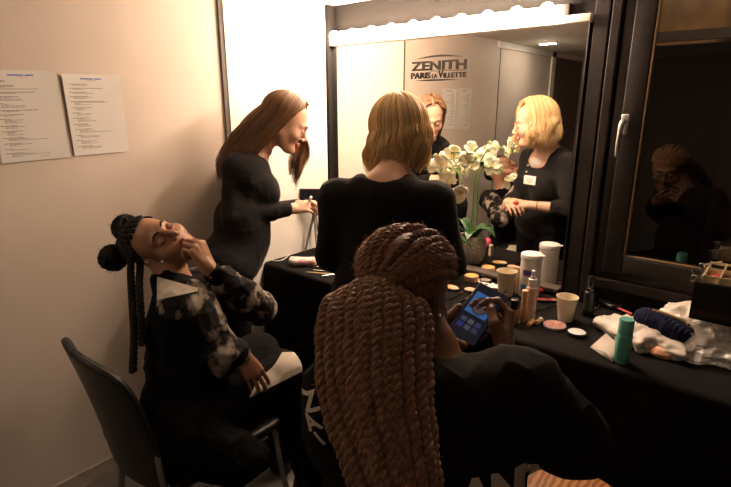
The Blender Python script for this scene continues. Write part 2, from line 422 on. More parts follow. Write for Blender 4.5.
M['clear'] = mat('clear plastic film', (.80,.74,.68), .16, spec=1., alpha=.34, coat=.5, bump=.4, bscale=60, bdist=.003)

def structure(o): o['kind'] = 'structure'; return o
def sbox(name, lo, hi, m, parent=None, bev=0):
    lo, hi = np.array(lo, float), np.array(hi, float)
    o = MB().box((lo+hi)/2, hi-lo, bev=bev).build(name, m, parent, False)
    return structure(o) if parent is None else o
LX, WY, MY = -2.06, 2.16, 2.14
sbox('floor', (-2.2,-2.8,-.06), (2.5,2.4,0), M['floor'])
sbox('ceiling', (-2.2,-2.8,2.05), (2.5,2.4,2.11), M['ceiling'])
structure(MB().box((-2.11,-.15,1.025), (.10,5.1,2.05)).build('wall_left', M['wall'], None, False))
sbox('wall_back', (-2.06,-2.72,0), (2.4,-2.66,2.05), mat('dark brown back wall', (.13,.095,.075), .7))
sbox('wall_right', (2.4,-2.72,0), (2.46,2.4,2.05), M['dark_wall'])
# the pale panel that closes the corner, its shaded edge painted as a dark strip, and the other joints of the left wall
sbox('trim_1', (LX,1.462,0), (LX+.016,2.10,2.05), M['wall_pale'])
o = MB(); o.box((LX+.006,1.450,1.025), (.012,.022,2.05), bev=.002); structure(o.build('trim_2', M['seam_and_shade'], None, False))
o = MB(); o.box((LX+.002,.06,1.025), (.004,.008,2.05)); structure(o.build('trim_3', M['seam_and_shade'], None, False))
o = MB(); o.box((LX+.008,-1.12,1.05), (.016,.09,2.0)); o.box((LX+.008,-.53,2.02), (.016,1.3,.05)); structure(o.build('trim_4', M['wall_pale'], None, False))
sbox('door_1', (LX,-1.98,0), (LX+.012,-1.17,2.0), mat('brown door', (.13,.09,.07), .6))
sbox('baseboard_left', (LX,-2.6,0), (LX+.010,2.1,.07), mat('worn skirting', (.50,.43,.35), .6, noise=(14,(.36,.30,.24),.4,.6), bump=.3), None)
# dark front wall with a window opening
wx0, wx1, wz0, wz1 = -.565, .75, .86, 2.02
o = MB()
o.box(((-2.06+wx0)/2, WY+.05, 1.025), (wx0+2.06, .10, 2.05)); o.box(((2.4+wx1)/2, WY+.05, 1.025), (2.4-wx1, .10, 2.05))
o.box(((wx0+wx1)/2, WY+.05, wz0/2), (wx1-wx0, .10, wz0)); o.box(((wx0+wx1)/2, WY+.05, (wz1+2.05)/2), (wx1-wx0, .10, 2.05-wz1))
structure(o.build('wall_front', M['dark_wall'], None, False))
sbox('trim_5', (-2.058,2.105,0), (-2.030,2.16,2.05), M['dark_wall'])
# upright boards between mirror and window
o = MB()
o.box((-.645,2.147,1.025), (.055,.026,2.05), bev=.004); o.box((-.59,2.140,1.025), (.035,.040,2.05), bev=.005)
structure(o.build('trim_6', M['dark_wood'], None, False))
o = MB(); o.box((-.71,2.14,1.975), (.17,.04,.035), bev=.004); o.box((-.70,2.145,1.94),(.16,.03,.012)); structure(o.build('trim_7', M['dark_wood'], None, False))
# window: fixed frame, sash, glass, handle
win = structure(thing('window_1', None, None, (-.5,2.14,.86)))
fr = MB(); fw = .05
for c, d in (((wx0+fw/2,2.17,1.44),(fw,.07,1.16)), ((wx1-fw/2,2.17,1.44),(fw,.07,1.16)), (((wx0+wx1)/2,2.17,wz0+.02),(wx1-wx0-2*fw,.07,.05)), (((wx0+wx1)/2,2.17,wz1-.02),(wx1-wx0-2*fw,.07,.05))):
    fr.box(c, d, bev=.004)
fr.build('window_frame', M['dark_wood'], win)
sa = MB(); s0, s1, z0, z1 = wx0+.035, wx1-.035, wz0+.035, wz1-.035; sw = .072
for c, d in (((s0+sw/2,2.145,(z0+z1)/2),(sw,.05,z1-z0)), ((s1-sw/2,2.145,(z0+z1)/2),(sw,.05,z1-z0)), (((s0+s1)/2,2.145,z0+sw/2),(s1-s0-2*sw,.05,sw)), (((s0+s1)/2,2.145,z1-sw/2),(s1-s0-2*sw,.05,sw))):
    sa.box(c, d, bev=.006)
sash = sa.build('sash', M['dark_wood'], win)
be = MB(); g0, g1, h0, h1 = s0+sw, s1-sw, z0+sw, z1-sw
for c, d in (((g0+.004,2.128,(h0+h1)/2),(.008,.012,h1-h0)), (((g0+g1)/2,2.128,h0+.004),(g1-g0,.012,.008))): be.box(c, d, bev=.002)
be.build('glazing_bead', mat('worn brown bead', (.16,.10,.05), .4), sash)
MB().box(((g0+g1)/2,2.142,(h0+h1)/2), (g1-g0+.01,.005,h1-h0+.01)).build('glass_pane', M['glass'], win, False)
ha = thing('handle', None, None, (0,0,0)); ha.parent = win; ha.location = (0,0,0)
hp = ony(624,130,2.115)
hb = MB().box((hp[0],2.116,hp[2]+.02), (.030,.010,.075), bev=.0045).build('handle_plate', M['steel'], ha)
hb = MB(); hb.tube(spline([(hp[0],2.115,hp[2]+.030),(hp[0],2.092,hp[2]+.032),(hp[0]-.001,2.075,hp[2]+.022),(hp[0]-.003,2.070,hp[2]-.03),(hp[0]-.004,2.074,hp[2]-.095)],16), [.007]*4+[.0095]*6+[.0085]*5+[.006], 10); hb.build('handle_grip', M['steel'], ha)
sbox('trim_8', (wx0,2.115,.825), (wx1,2.17,.862), M['dark_wood'])
# what lies beyond the window
pb = structure(thing('trim_9', None, None, (.05,3.3,2.1)))
MB().box((.10,3.3,2.33), (1.9,.018,.96)).build('panel', mat('plywood', (.42,.22,.08), .6, noise=(7,(.24,.115,.04),.40,.62)), pb, False)
MB().box((-.27,3.27,2.3), (.035,.03,1.0)).build('batten', mat('pale batten', (.45,.36,.28), .6), pb)
ra = structure(thing('trim_10', None, None, (.1,3.24,1.98)))
o = MB(); o.box((.35,3.22,2.035), (1.2,.025,.045), bev=.003); o.build('rail', mat('dull zinc', (.33,.32,.31), .5, .5), ra)
for k in range(5): MB().box((-.10+k*.17,3.20,2.045), (.035,.05,.05), bev=.005).build('bracket', mat('zinc bracket', (.22,.21,.20), .5, .5) if k == 0 else bpy.data.materials['zinc bracket'], ra)
MB().box((.10,3.22,1.885), (1.9,.04,.05)).build('lower_beam', mat('dark beam', (.10,.07,.055), .6), ra, False)
V = []; nx, nz = 70, 24
for j in range(nz):
    for i in range(nx):
        x = -.30+1.2*i/(nx-1); z = 1.86-1.5*j/(nz-1); V.append((x+(.10+.0*x)*max(0, (1.0-z))*0, 3.02+.035*math.sin(i*.85)+.015*math.sin(i*.31+j*.1), z))
V = np.array(V); lim = .02+.78*np.clip((1.75-V[:,2]),0,1.4)         # the curtain is drawn aside along a slanting hem
V[:,0] = np.minimum(V[:,0], np.where(V[:,2] > 1.45, 9, .62-(1.45-V[:,2])*.75))
F = np.array([(j*nx+i, j*nx+i+1, (j+1)*nx+i+1, (j+1)*nx+i) for j in range(nz-1) for i in range(nx-1)])
tag(mkmesh('curtain', V, F, mat('dark plum curtain', (.045,.016,.022), .9)), 'dark plum curtain hanging outside behind the window glass', 'curtain')
o = MB(); o.box((.55,3.6,.6), (.9,.5,1.20), bev=.08); tag(o.build('storage_container', mat('pale blue shell', (.30,.42,.50), .35, noise=(9,(.10,.17,.16),.45,.6), emit=(.25,.4,.5), estr=0)), 'pale blue container standing outside, low behind the window', 'container')
sbox('wall_outside', (-2.2,4.3,-.06), (2.6,4.36,3.2), mat('night wall', (.010,.009,.010), .9))

# ------------------------------------------------------------- mirror and lights
mir = thing('wall_mirror', 'large wall mirror with cream top rail and lettered sticker above the dressing table', 'mirror', (-1.36,2.14,.765))
mx0, mx1, mz0, mz1 = -2.026, -.690, .775, 1.845
MB().box(((mx0+mx1)/2,2.149,(mz0+mz1)/2), (mx1-mx0,.018,mz1-mz0)).build('mirror_glass', M['mirror'], mir, False)
MB().box(((mx0+mx1)/2+.005,2.135,mz1+.014), (mx1-mx0+.012,.046,.030), bev=.004).build('top_rail', M['cream'], mir)
MB().box((mx1+.003,2.143,(mz0+mz1)/2), (.005,.022,mz1-mz0)).build('side_edge', M['chrome'], mir)
MB().box(((mx0+mx1)/2,2.132,mz0-.008), (mx1-mx0,.05,.020), bev=.003).build('bottom_rail', mat('greyed wood', (.075,.058,.046), .6, spec=.3, bump=.3), mir)
def text_mesh(body, size, bold=0., shear=0., sx=1., extrude=.0004):
    cu = bpy.data.curves.new('lettering', 'FONT'); cu.body = body; cu.size = size; cu.offset = bold; cu.shear = shear; cu.extrude = extrude; cu.resolution_u = 3; cu.fill_mode = 'BOTH'
    ob = bpy.data.objects.new('tmp', cu); COL.objects.link(ob); bpy.context.view_layer.update()
    me = bpy.data.meshes.new_from_object(ob.evaluated_get(bpy.context.evaluated_depsgraph_get())); bpy.data.objects.remove(ob)
    v = np.array([p.co[:] for p in me.vertices]); f = [tuple(p.vertices) for p in me.polygons]; bpy.data.meshes.remove(me)
    v[:,0] *= sx; return v, f
lg = MB(); ly = 2.1382
def put(body, x0, x1, zb, zt, bold):
    v, f = text_mesh(body, 1, bold); lo, hi = v.min(0), v.max(0); 
    X = x0+(v[:,0]-lo[0])/(hi[0]-lo[0])*(x1-x0); Z = zb+(v[:,1]-lo[1])/(hi[1]-lo[1])*(zt-zb); lg.add(np.stack([X, np.full(len(X), ly)-v[:,2]*2, Z], 1), f)
a0 = ony(411,81,MY)[0]; a1 = ony(467,60,MY)[0]; zz = lambda px, py: ony(px, py, MY)[2]
zA, zB, zC, zD = zz(438,60.5), zz(438,70), zz(438,71.5), zz(438,78); print('logo', a0, a1, zA, zB, zC, zD)
put('ZENITH', a0, a1, zB, zA, .035); w = a1-a0
put('PARIS', a0, a0+w*.37, zD-.001, zC-.001, .04); put('LA', a0+w*.395, a0+w*.495, zD, zC-.010, .03)
put('V', a0+w*.515, a0+w*.60, zD, zC+.002, .03); put('ILLETTE', a0+w*.605, a1, zD, zC-.007, .03)
def arc(x0, x1, z, b, th):
    n = 16; P = [(x0+(x1-x0)*i/n, z+b*math.sin(PI*i/n)) for i in range(n+1)]; Q = [(x, zq+th*math.sin(PI*i/n)*np.sign(b)) for i, (x, zq) in enumerate(P)]
    V = [(x, ly, z_) for x, z_ in P]+[(x, ly, z_) for x, z_ in Q]; lg.add(V, [(i, i+1, n+2+i, n+1+i) for i in range(n)])
arc(a0+w*.06, a1-w*.05, zA+.010, .006, .009); arc(a0+w*.05, a1-w*.12, zD-.009, -.004, -.008)
lg.box((a0+w*.55, ly, (zB+zC)/2), (w*.35,.0006,.0022)); lg.box((a0+w*.85, ly, (zB+zC)/2), (w*.3,.0006,.0022))
lg.build('sticker_lettering', M['black'], mir, False)
vb = thing('vanity_light_bar', 'cream light bar with ten lit round bulbs above the mirror', 'lamp', (-1.4,2.15,1.90))
by = 2.085; b0 = ony(335,36.5,by); b1 = ony(547.5,10,by); bz = (b0[2]+b1[2])/2+.0; print('bulbs', b0, b1)
MB().box(((-2.02-.80)/2,2.140,bz), (1.24,.04,.050), bev=.004).build('bar', M['cream'], vb)
MB().box((-.775,2.140,bz), (.025,.044,.055), bev=.003).build('end_cap', M['dark_wood'], vb)
bulb_me = None
for k in range(10):
    x = b0[0]+(b1[0]-b0[0])*k/9; z = b0[2]+(b1[2]-b0[2])*k/9
    MB().lathe([(.017,0),(.017,.022),(.012,.030)], (x,2.121,z), 14, rot((1,0,0), PI/2)).build('socket', M['bulb_base'], vb)
    MB().sph((x,by-.003,z), .0265, 16).build('bulb', M['bulb'], vb)

# ------------------------------------------------------------- papers
def paper(y0, y1, z0, z1, tilt, label, seed):
    c = A(LX+.0025, (y0+y1)/2, (z0+z1)/2); w, h = y1-y0, z1-z0; rg = random.Random(seed)
    t = thing('paper_sheet', label, 'paper', c, 'printed sheets taped to the wall'); R = rot((1,0,0), tilt)
    n = 8; V = [c+R @ A(.0015+.004*abs(2*j/n-1)**2.5*(.4+.6*i/n), -w/2+w*j/n, -h/2+h*i/n) for i in range(n+1) for j in range(n+1)]
    s = mkmesh('sheet', V, [(i*(n+1)+j, i*(n+1)+j+1, (i+1)*(n+1)+j+1, (i+1)*(n+1)+j) for i in range(n) for j in range(n)], M['paper'], t)
    ib = MB()
    def word(u, v, l, th, m): P = [c+R @ A(.0015+.004*abs(2*(uu/w)-1)**2.5*(.4+.6*(1-vv/h))+.0007, -w/2+uu, h/2-vv) for uu, vv in ((u,v),(u+l,v),(u+l,v+th),(u,v+th))]; ib.add(P, [(0,1,2,3)], m)
    word(w*.30,.014,w*.22,.004,1); word(w*.54,.014,w*.12,.004,1); word(w*.42,.021,w*.15,.0012,2)
    v = .034; 
    while v < h-.018:
        blk = rg.randint(2,4); u0 = .016
        for q in range(blk):
            if v > h-.016: break
            u = u0 if q == 0 else u0+.012+.004*(v/h); end = u+rg.uniform(.02,.075) if rg.random() < .85 else u+.12
            while u < end: l = rg.uniform(.004,.012); word(u, v, min(l, end-u+.001), .0014 if q else .0020, 0); u += l+.0022
            v += .0040
        v += .0062
    if seed == 2: word(w*.55,h-.014,w*.12,.0016,2)
    ib.build('printed_text', [M['ink'], M['ink_blue'], M['ink_red']], t, False)
pr = [onx(*p, LX) for p in ((60,72),(118,73),(130,154),(73,158))]; pl = [onx(*p, LX) for p in ((0,70),(56,72),(68,159),(0,162))]; print('papers', pr, pl)
paper(.768,.974,1.362,1.652,.015,'right-hand white printed sheet taped to the cream wall',1)
paper(.537,.752,1.355,1.657,.02,'left-hand white printed sheet taped to the cream wall, cut by the photo edge',2)

# ------------------------------------------------------------- table and cloth
TZ = .745
tb = thing('dressing_table', 'long dressing table hidden under the black cloth along the mirror wall', 'table', (-.5,1.9,0))
MB().box((-.5,1.875,TZ-.020), (3.08,.46,.026), bev=.003).build('tabletop', M['dark_wood'], tb)
for x in (-1.95,-.5,.95):
    for y in (1.70,2.03): MB().tube([(x,y,0),(x,y,TZ-.033)], .016, 10).build('leg', M['black_pl'], tb)
V, F = [], []; nx = 260; prof = [(2.103,TZ)]+[(2.103-(2.103-1.625)*k/8, TZ) for k in range(1,9)]+[(1.615,TZ-.003),(1.608,TZ-.012)]+[(1.606-.0008*k, TZ-.03-.7*k/14) for k in range(15)]
for j, (y, z) in enumerate(prof):
    for i in range(nx):
        x = -2.052+3.15*i/(nx-1); dr = max(0, min(1, (TZ-.012-z)/.35)); 
        V.append((x, y-dr*(.014+.014*math.sin(x*21+1.3*math.sin(x*4))+.006*math.sin(x*47+2)), z-(.0 if z > TZ-.02 else 0)+(.0006*math.sin(x*9+y*13))*(z > TZ-.001)))
for j in range(len(prof)-1):
    for i in range(nx-1): F.append((j*nx+i, (j+1)*nx+i, (j+1)*nx+i+1, j*nx+i+1))
cl = mkmesh('tablecloth', V, np.array(F), M['cloth']); tag(cl, 'black cloth covering the long dressing table down to the floor', 'tablecloth')
md = cl.modifiers.new('thickness', 'SOLIDIFY'); md.thickness = .003; md.offset = -1
TZ += .001
lp = thing('ceiling_light', 'small rectangular white light fitting on the low ceiling, seen in the mirror', 'ceiling light', (-1.79,-.265,2.05))
MB().box((-1.79,-.265,2.043), (.15,.05,.014), bev=.003).build('housing', M['cream'], lp)
MB().box((-1.79,-.265,2.034), (.13,.035,.006), bev=.002).build('diffuser', mat('glowing diffuser', (.9,.88,.82), .4, emit=(1,.85,.68), estr=190), lp)
rl = thing('ceiling_light', 'added square cream box on the ceiling over the unseen fill light behind the camera', 'ceiling light', (.5,-1.3,2.05))  # invented fitting, added only to house the room's fill light
MB().box((.5,-1.3,2.035), (.84,.84,.03), bev=.004).build('housing', M['cream'], rl)
# ------------------------------------------------------------- things on the table
def V3(p): return tuple(float(x) for x in p)
def yaw(a): return rot((0,0,1), a)
# orchid in its ribbed pot
vx, vy = -1.215, 1.975
orc = thing('potted_orchid', 'cream orchid in a grey patterned pot standing before the mirror behind the blonde woman', 'plant', (vx, vy, TZ))
pot = MB(); seg = 96; prof = [(.040,0),(.052,.012),(.064,.04),(.071,.08),(.071,.11),(.066,.145),(.061,.150),(.058,.144),(.058,.120)]
Pz = spline([(a, 0, b) for a, b in prof], 60); V = []
for i, (r, _, h) in enumerate(Pz):
    for k in range(seg):
        a = 2*PI*k/seg; zig = abs(((k*10/seg) % 1)-.5)*.045; g = .0040*math.sin((h+zig)*2*PI/.019) if h < .14 and i < 44 else 0
        V.append((vx+(r+g)*math.cos(a), vy+(r+g)*math.sin(a), TZ+h))
n = len(Pz); F = [(i*seg+k, i*seg+(k+1)%seg, (i+1)*seg+(k+1)%seg, (i+1)*seg+k) for i in range(n-1) for k in range(seg)]; F += [tuple(range(seg))[::-1]]
mkmesh('pot', V, F, mat('grey stone pot', (.36,.33,.28), .6), orc)
MB().lathe([(.001,.118),(.057,.120)], (vx,vy,TZ), 24).build('soil', mat('bark soil', (.06,.035,.02), .9, bump=1), orc)
M['stem'] = mat('green stem', (.10,.22,.05), .5); M['leaf'] = mat('dark green leaf', (.025,.085,.025), .35, coat=.2)
def leaf(base, d, L, w, droop):
    d = nrm(d); side = nrm(np.cross(d, (0,0,1))); V = []; n = 12
    for i in range(n+1):
        t = i/n; c = np.array(base)+d*L*t+A(0,0,1)*(L*.5*math.sin(t*2.2)-droop*t*t); ww = w*math.sin(PI*min(1, .08+t*.92))**.7
        V += [c-side*ww+A(0,0,ww*.25), c-A(0,0,.004), c+side*ww+A(0,0,ww*.25)]
    F = []
    for i in range(n):
        for j in range(2): F.append((3*i+j, 3*i+j+1, 3*i+4+j, 3*i+3+j))
    o = mkmesh('leaf', V, F, M['leaf'], orc); m = o.modifiers.new('t', 'SOLIDIFY'); m.thickness = .003
for a, L in ((.3,.16),(2.2,.15),(3.7,.17),(5.1,.14),(1.3,.12)): leaf((vx,vy,TZ+.12), (math.cos(a),math.sin(a),.25), L, .026, .05)
M['petal'] = mat('cream petal', (.90,.88,.70), .45, noise=(30,(.84,.86,.55),.45,.7)); M['lip'] = mat('yellow lip', (.75,.62,.15), .5)
def flower(c, face, s=1., roll=0., closed=0.):
    y = nrm(face); z = nrm(A(0,0,1)-y*y[2]); x = np.cross(z, y); R = np.stack([x, z, y], 1); c = np.asarray(c, float); mb = MB()
    for k, (ang, L, w) in enumerate(((90,.036,.016),(210,.036,.016),(330,.036,.016),(15,.040,.026),(165,.040,.026))):
        a = math.radians(ang)+roll; n, m = 7, 6; V = []
        for i in range(n+1):
            t = i/n; ww = w*math.sin(PI*(.06+.90*t))**.6
            for j in range(m+1):
                u = 2*j/m-1; p = A(math.cos(a)*L*t-math.sin(a)*ww*u, math.sin(a)*L*t+math.cos(a)*ww*u, .010*math.sin(t*2.4)+.012*closed*t*3+.006*u*u*(1 if k > 2 else -1)+.002*math.sin(u*5+t*6)-(.002 if k < 3 else 0))
                V.append(c+R @ (p*s))
        mb.add(V, [(i*(m+1)+j, i*(m+1)+j+1, (i+1)*(m+1)+j+1, (i+1)*(m+1)+j) for i in range(n) for j in range(m)])
    o = mb.build('flower', M['petal'], orc); md = o.modifiers.new('t', 'SOLIDIFY'); md.thickness = .0012
    lb = MB(); lb.sph(c+R @ A(0,-.004,.006)*s, (.005*s,.007*s,.006*s), 8, R=R); lb.sph(c+R @ A(0,-.012,.010)*s, (.004*s,.006*s,.004*s), 8, R=R); lb.build('lip', M['lip'], o)
FL = [((443,158),1.94,(-.25,-.9,-.1),1.18,0),((453,150),1.96,(.2,-.95,.1),.95,.3),((467,156),1.95,(.65,-.55,.35),1.0,.5),((449,174),1.93,(-.1,-.95,-.2),1.05,.2),((461,187),1.92,(.35,-.8,-.3),1.0,1.2),
      ((436,163),2.0,(-.6,.6,.1),1.0,0),((448,164),2.03,(.2,.9,0),1.0,.4),((463,166),2.0,(.5,.7,.2),.95,.2),((470,148),1.95,(.5,-.4,.7),.8,1.0),((456,163),1.98,(.5,.5,.3),.85,.8)]
for (px, y, fc, s, rl) in FL: flower(ony(px[0], px[1]+4, y), fc, s*1.12, rl, .6 if px[1] > 185 or px[0] > 468 else 0)
st1 = spline([(vx-.012,vy,TZ+.10),(vx-.01,vy-.005,TZ+.30),(vx-.005,vy-.012,TZ+.46),(vx+.04,vy-.02,TZ+.575),(vx+.10,vy-.024,TZ+.60),(vx+.15,vy-.03,TZ+.57)], 40)
st2 = spline([(vx+.012,vy,TZ+.10),(vx+.02,vy+.0,TZ+.28),(vx+.01,vy-.008,TZ+.42),(vx+.04,vy-.015,TZ+.52),(vx+.09,vy-.02,TZ+.52),(vx+.13,vy-.03,TZ+.47)], 40)
for s_ in (st1, st2): MB().tube(s_, .0032, 8).build('stem', M['stem'], orc)
MB().tube([(vx+.004,vy+.012,TZ+.10),(vx+.012,vy+.012,TZ+.50)], .002, 6).build('support_stick', M['stem'], orc)
for px, y in (((475,150),1.95),((476,158),1.95)): q = ony(*px, y); b = MB(); b.sph(q, (.007,.006,.010), 10); b.build('bud', mat('green bud', (.45,.55,.2), .5) if 'green bud' not in bpy.data.materials else bpy.data.materials['green bud'], orc)

# paper cups
def cup(p, label, rb=.025, rt=.036, h=.088, printed=False):
    t = thing('paper_cup', label, 'cup', p, 'paper cups on the table')
    mb = MB(); x, y, z = p
    mb.lathe([(rb*.9,.004),(rb*.97,.0005),(rb,.0),(rb+.001,.004),(rt,h-.002),(rt+.0016,h),(rt+.0016,h+.002),(rt-.0005,h+.002),(rt-.0014,h-.003),(rb-.001,.008),(.001,.007)], (x,y,z), 40)
    mb.build('cup_body', mat('cream card', (.80,.70,.52), .5) if 'cream card' not in bpy.data.materials else bpy.data.materials['cream card'], t)
    if printed:
        g = MB(); c0 = math.atan2(-y, -x)
        for (u, v, wd, hh) in ((0,.020,.50,.006),(0,.029,.34,.003),(-.1,.013,.36,.0025),(.12,.036,.2,.003)):
            P = []; r = lambda zz: rb+.001+(rt-rb)*(zz-.004)/(h-.006)+.0004
            for i in range(7):
                a = c0+u+wd*(i/6-.5)
                for zz in (v, v+hh): P.append((x+r(zz)*math.cos(a), y+r(zz)*math.sin(a), z+zz))
            g.add(P, [(2*i, 2*i+2, 2*i+3, 2*i+1) for i in range(6)])
        g.build('printed_mark', mat('blue print', (.10,.12,.30), .5), t)
    else: MB().box((x+.001,y,z+.001),(.001,.001,.001))
cup((-.872,1.985,TZ), 'cream paper cup with small blue print near the white wipes tub', rb=.030, rt=.042, h=.108, printed=True)
cup((-.578,1.883,TZ), 'plain cream paper cup in the middle of the table beside the black spray bottle', rb=.026, rt=.039, h=.094)

# wipes tub
p = (-.79,2.040,TZ); t = thing('wipes_tub', 'white cylindrical wipes tub with flip lid before the mirror', 'tub', p)
MB().lathe([(.040,0),(.0435,.003),(.0435,.166),(.040,.170)], p, 40).build('tub_body', mat('white tub label', (.80,.77,.74), .35), t)
lid = MB(); lid.lathe([(.0445,.168),(.0455,.171),(.0455,.184),(.043,.190),(.030,.192),(.002,.192)], p, 40).build('lid', M['white_pl'], t)
MB().box((p[0]+.047,p[1]-.004,TZ+.189), (.020,.016,.004), bev=.0015).build('lid_tab', M['white_pl'], lid if isinstance(lid, bpy.types.Object) else t)
lbm = MB(); c0 = math.atan2(-p[1], -p[0])
def patch(mb, p, r, a0, a1, z0, z1, m=0, n=10):
    P = []
    for i in range(n+1):
        a = a0+(a1-a0)*i/n
        for z in (z0, z1): P.append((p[0]+r*math.cos(a), p[1]+r*math.sin(a), p[2]+z))
    mb.add(P, [(2*i, 2*i+2, 2*i+3, 2*i+1) for i in range(n)], m)
patch(lbm, p, .0439, c0-.75, c0+.15, .100, .126, 0); lbm.build('violet_print', mat('violet print', (.16,.10,.34), .4), t, False); lbm = MB(); patch(lbm, p, .0439, c0-.9, c0+.3, .020, .060); lbm.build('blue_print', mat('bright blue print', (.05,.36,.75), .4), t, False)

# tall bottles between phone and cups
def bottle(name, label, cat, p, body, cap, m_body, m_cap, group=None, seg=28, extra=None):
    t = thing(name, label, cat, p, group); MB().lathe(body, p, seg).build('bottle_body', m_body, t)
    c = MB().lathe(cap, p, seg).build('cap', m_cap, t)
    if extra: extra(t, c)
    return t
pp = (-.684,1.795,TZ)
def nozzle(t, c): MB().lathe([(.010,.168),(.010,.176),(.0070,.178),(.0070,.198),(.004,.200)], pp, 16).build('nozzle', M['white_pl'], c)
M['pinkclear'] = mat('milky pink plastic', (.78,.58,.48), .18, trans=.25, coat=.4)
bottle('spray_bottle', 'slim milky pink mist spray bottle with white nozzle beside the phone', 'bottle', pp, [(.0185,0),(.0215,.003),(.0215,.128),(.019,.134),(.013,.138)], [(.0135,.136),(.0160,.138),(.0160,.166),(.011,.169)], M['pinkclear'], M['white_pl'], extra=nozzle)
M['amber'] = mat('amber plastic', (.62,.34,.13), .3, coat=.3); M['skin_fluid'] = mat('foundation fluid', (.50,.27,.14), .25, coat=.5)
bottle('concealer_tube', 'tall thin amber tube standing behind the spray bottle', 'tube', (-.842,2.04,TZ), [(.008,0),(.0095,.002),(.0095,.075)], [(.0095,.075),(.0095,.118),(.007,.120)], M['amber'], mat('pale amber cap', (.66,.42,.20), .3), 'cosmetic tubes')
bottle('concealer_tube', 'shorter amber tube standing in front of the spray bottle', 'tube', (-.694,1.757,TZ), [(.010,0),(.0115,.002),(.0115,.06)], [(.0115,.060),(.0115,.128),(.009,.130)], M['amber'], bpy.data.materials['pale amber cap'], 'cosmetic tubes')
bottle('foundation_bottle', 'glass foundation bottle with black cap just behind the hand holding the phone', 'bottle', (-.716,1.722,TZ), [(.015,0),(.0175,.003),(.0175,.055),(.014,.062)], [(.0145,.062),(.0165,.063),(.0165,.098),(.014,.100)], M['skin_fluid'], M['black_pl'])
# black spray bottle
bp = (-.527,1.985,TZ)
def trig(t, c):
    MB().tube([(bp[0]+.012,bp[1],TZ+.150),(bp[0]+.075,bp[1]+.006,TZ+.158)], .0015, 6).build('straw', M['black_pl'], c)
bottle('spray_bottle', 'tall black spray bottle standing in front of the window frame', 'bottle', bp, [(.019,0),(.0215,.003),(.0215,.030),(.020,.032),(.020,.098),(.014,.105)], [(.0165,.104),(.0165,.114),(.012,.116),(.012,.158),(.010,.162)], M['black_pl'], mat('glossy black', (.02,.018,.018), .12, coat=.6), extra=trig)
# low makeup
def disc(name, label, cat, p, r, h, mo, mi, group=None, part='powder', inset=.8, lidded=False):
    t = thing(name, label, cat, p, group); MB().lathe([(r*.92,0),(r,.002),(r,h-.002),(r*.95,h),(r*inset,h),(r*inset,h-.0015),(.001,h-.0015)], p, 32).build('case', mo, t)
    MB().lathe([(r*inset*.98,h-.0015),(r*inset*.9,h+.0004),(.001,h+.0006)], p, 28).build(part, mi, t); return t
M['rose'] = mat('rose powder', (.36,.13,.10), .6, noise=(80,(.55,.30,.25),.45,.6)); M['clearrim'] = mat('pinkish clear rim', (.62,.42,.38), .15, coat=.7)
disc('powder_compact', 'round rose powder compact with clear rim in front of the plain cup', 'compact', (-.586,1.795,TZ), .041, .010, M['clearrim'], M['rose'], 'round compacts')
disc('cream_jar', 'low black jar with white lid at the front of the table', 'jar', (-.500,1.778,TZ), .033, .013, M['black_pl'], M['white_pl'], None, 'lid', .93)
disc('powder_compact', 'small grey round compact beside the white carrier bag', 'compact', (-.448,1.915,TZ), .028, .010, mat('grey lid', (.20,.18,.16), .35), mat('grey lid top', (.24,.22,.19), .3), 'round compacts', 'lid')
disc('powder_pot', 'clear pot of orange powder beside the blonde woman elbow', 'pot', (-1.075,2.055,TZ), .034, .026, mat('peach pot', (.55,.32,.20), .2, coat=.5), mat('orange powder', (.80,.42,.10), .7), None)
disc('powder_compact', 'dark round compact lying behind the orange powder pot', 'compact', (-1.020,2.092,TZ), .030, .007, M['black_pl'], mat('taupe powder', (.26,.22,.17), .7), 'round compacts')
disc('powder_compact', 'black and gold compact near the mirror beside the orchid pot', 'compact', (-1.10,1.90,TZ), .034, .008, M['black_pl'], bpy.data.materials['orange powder'], 'round compacts')
for i, (px, py, lab) in enumerate(((531,323,'left of the two short amber sticks lying in front of the amber tube'),(539,321,'right of the two short amber sticks lying in front of the amber tube'))):
    q = onz(px, py, TZ+.009); t = thing('concealer_stick', lab, 'stick', q, 'short amber sticks'); d = nrm(A(-.05,1,0)); R = np.stack([d, A(-d[1],d[0],0), A(0,0,1)], 1)
    Rz = R @ rot((0,1,0), PI/2)
    MB().lathe([(.008,-.024),(.009,-.022),(.009,.008)], q, 16, Rz).build('barrel', M['amber'], t); MB().lathe([(.0092,.008),(.0092,.022),(.007,.024)], q, 16, Rz).build('cap', M['white_pl'], t)
# eyeshadow palette
q = onz(546,301,TZ); t = thing('lip_palette', 'slim black palette of red shades between the cup and bottles', 'palette', q); R = yaw(.55)
MB().box(q+A(0,0,.004), (.085,.034,.008), R, .0015).build('case', M['black_pl'], t)
for k, cc in enumerate(((.50,.07,.05),(.55,.16,.11),(.32,.05,.05),(.60,.24,.18))): MB().box(q+R @ A(-.030+.020*k,0,.0082), (.017,.026,.0012), R).build('shade_pan', mat('shade '+str(k), cc, .5), t)
# lipstick
q = onz(536,290,TZ+.010); t = thing('lipstick', 'red tipped black lipstick lying behind the bottles', 'lipstick', q); R = yaw(.5) @ rot((0,1,0), PI/2)
MB().lathe([(.009,-.035),(.010,-.033),(.010,.010)], q, 16, R).build('case', M['black_pl'], t); MB().lathe([(.0102,.010),(.0102,.026),(.007,.030)], q, 16, R).build('tip', mat('red', (.65,.03,.02), .35), t)
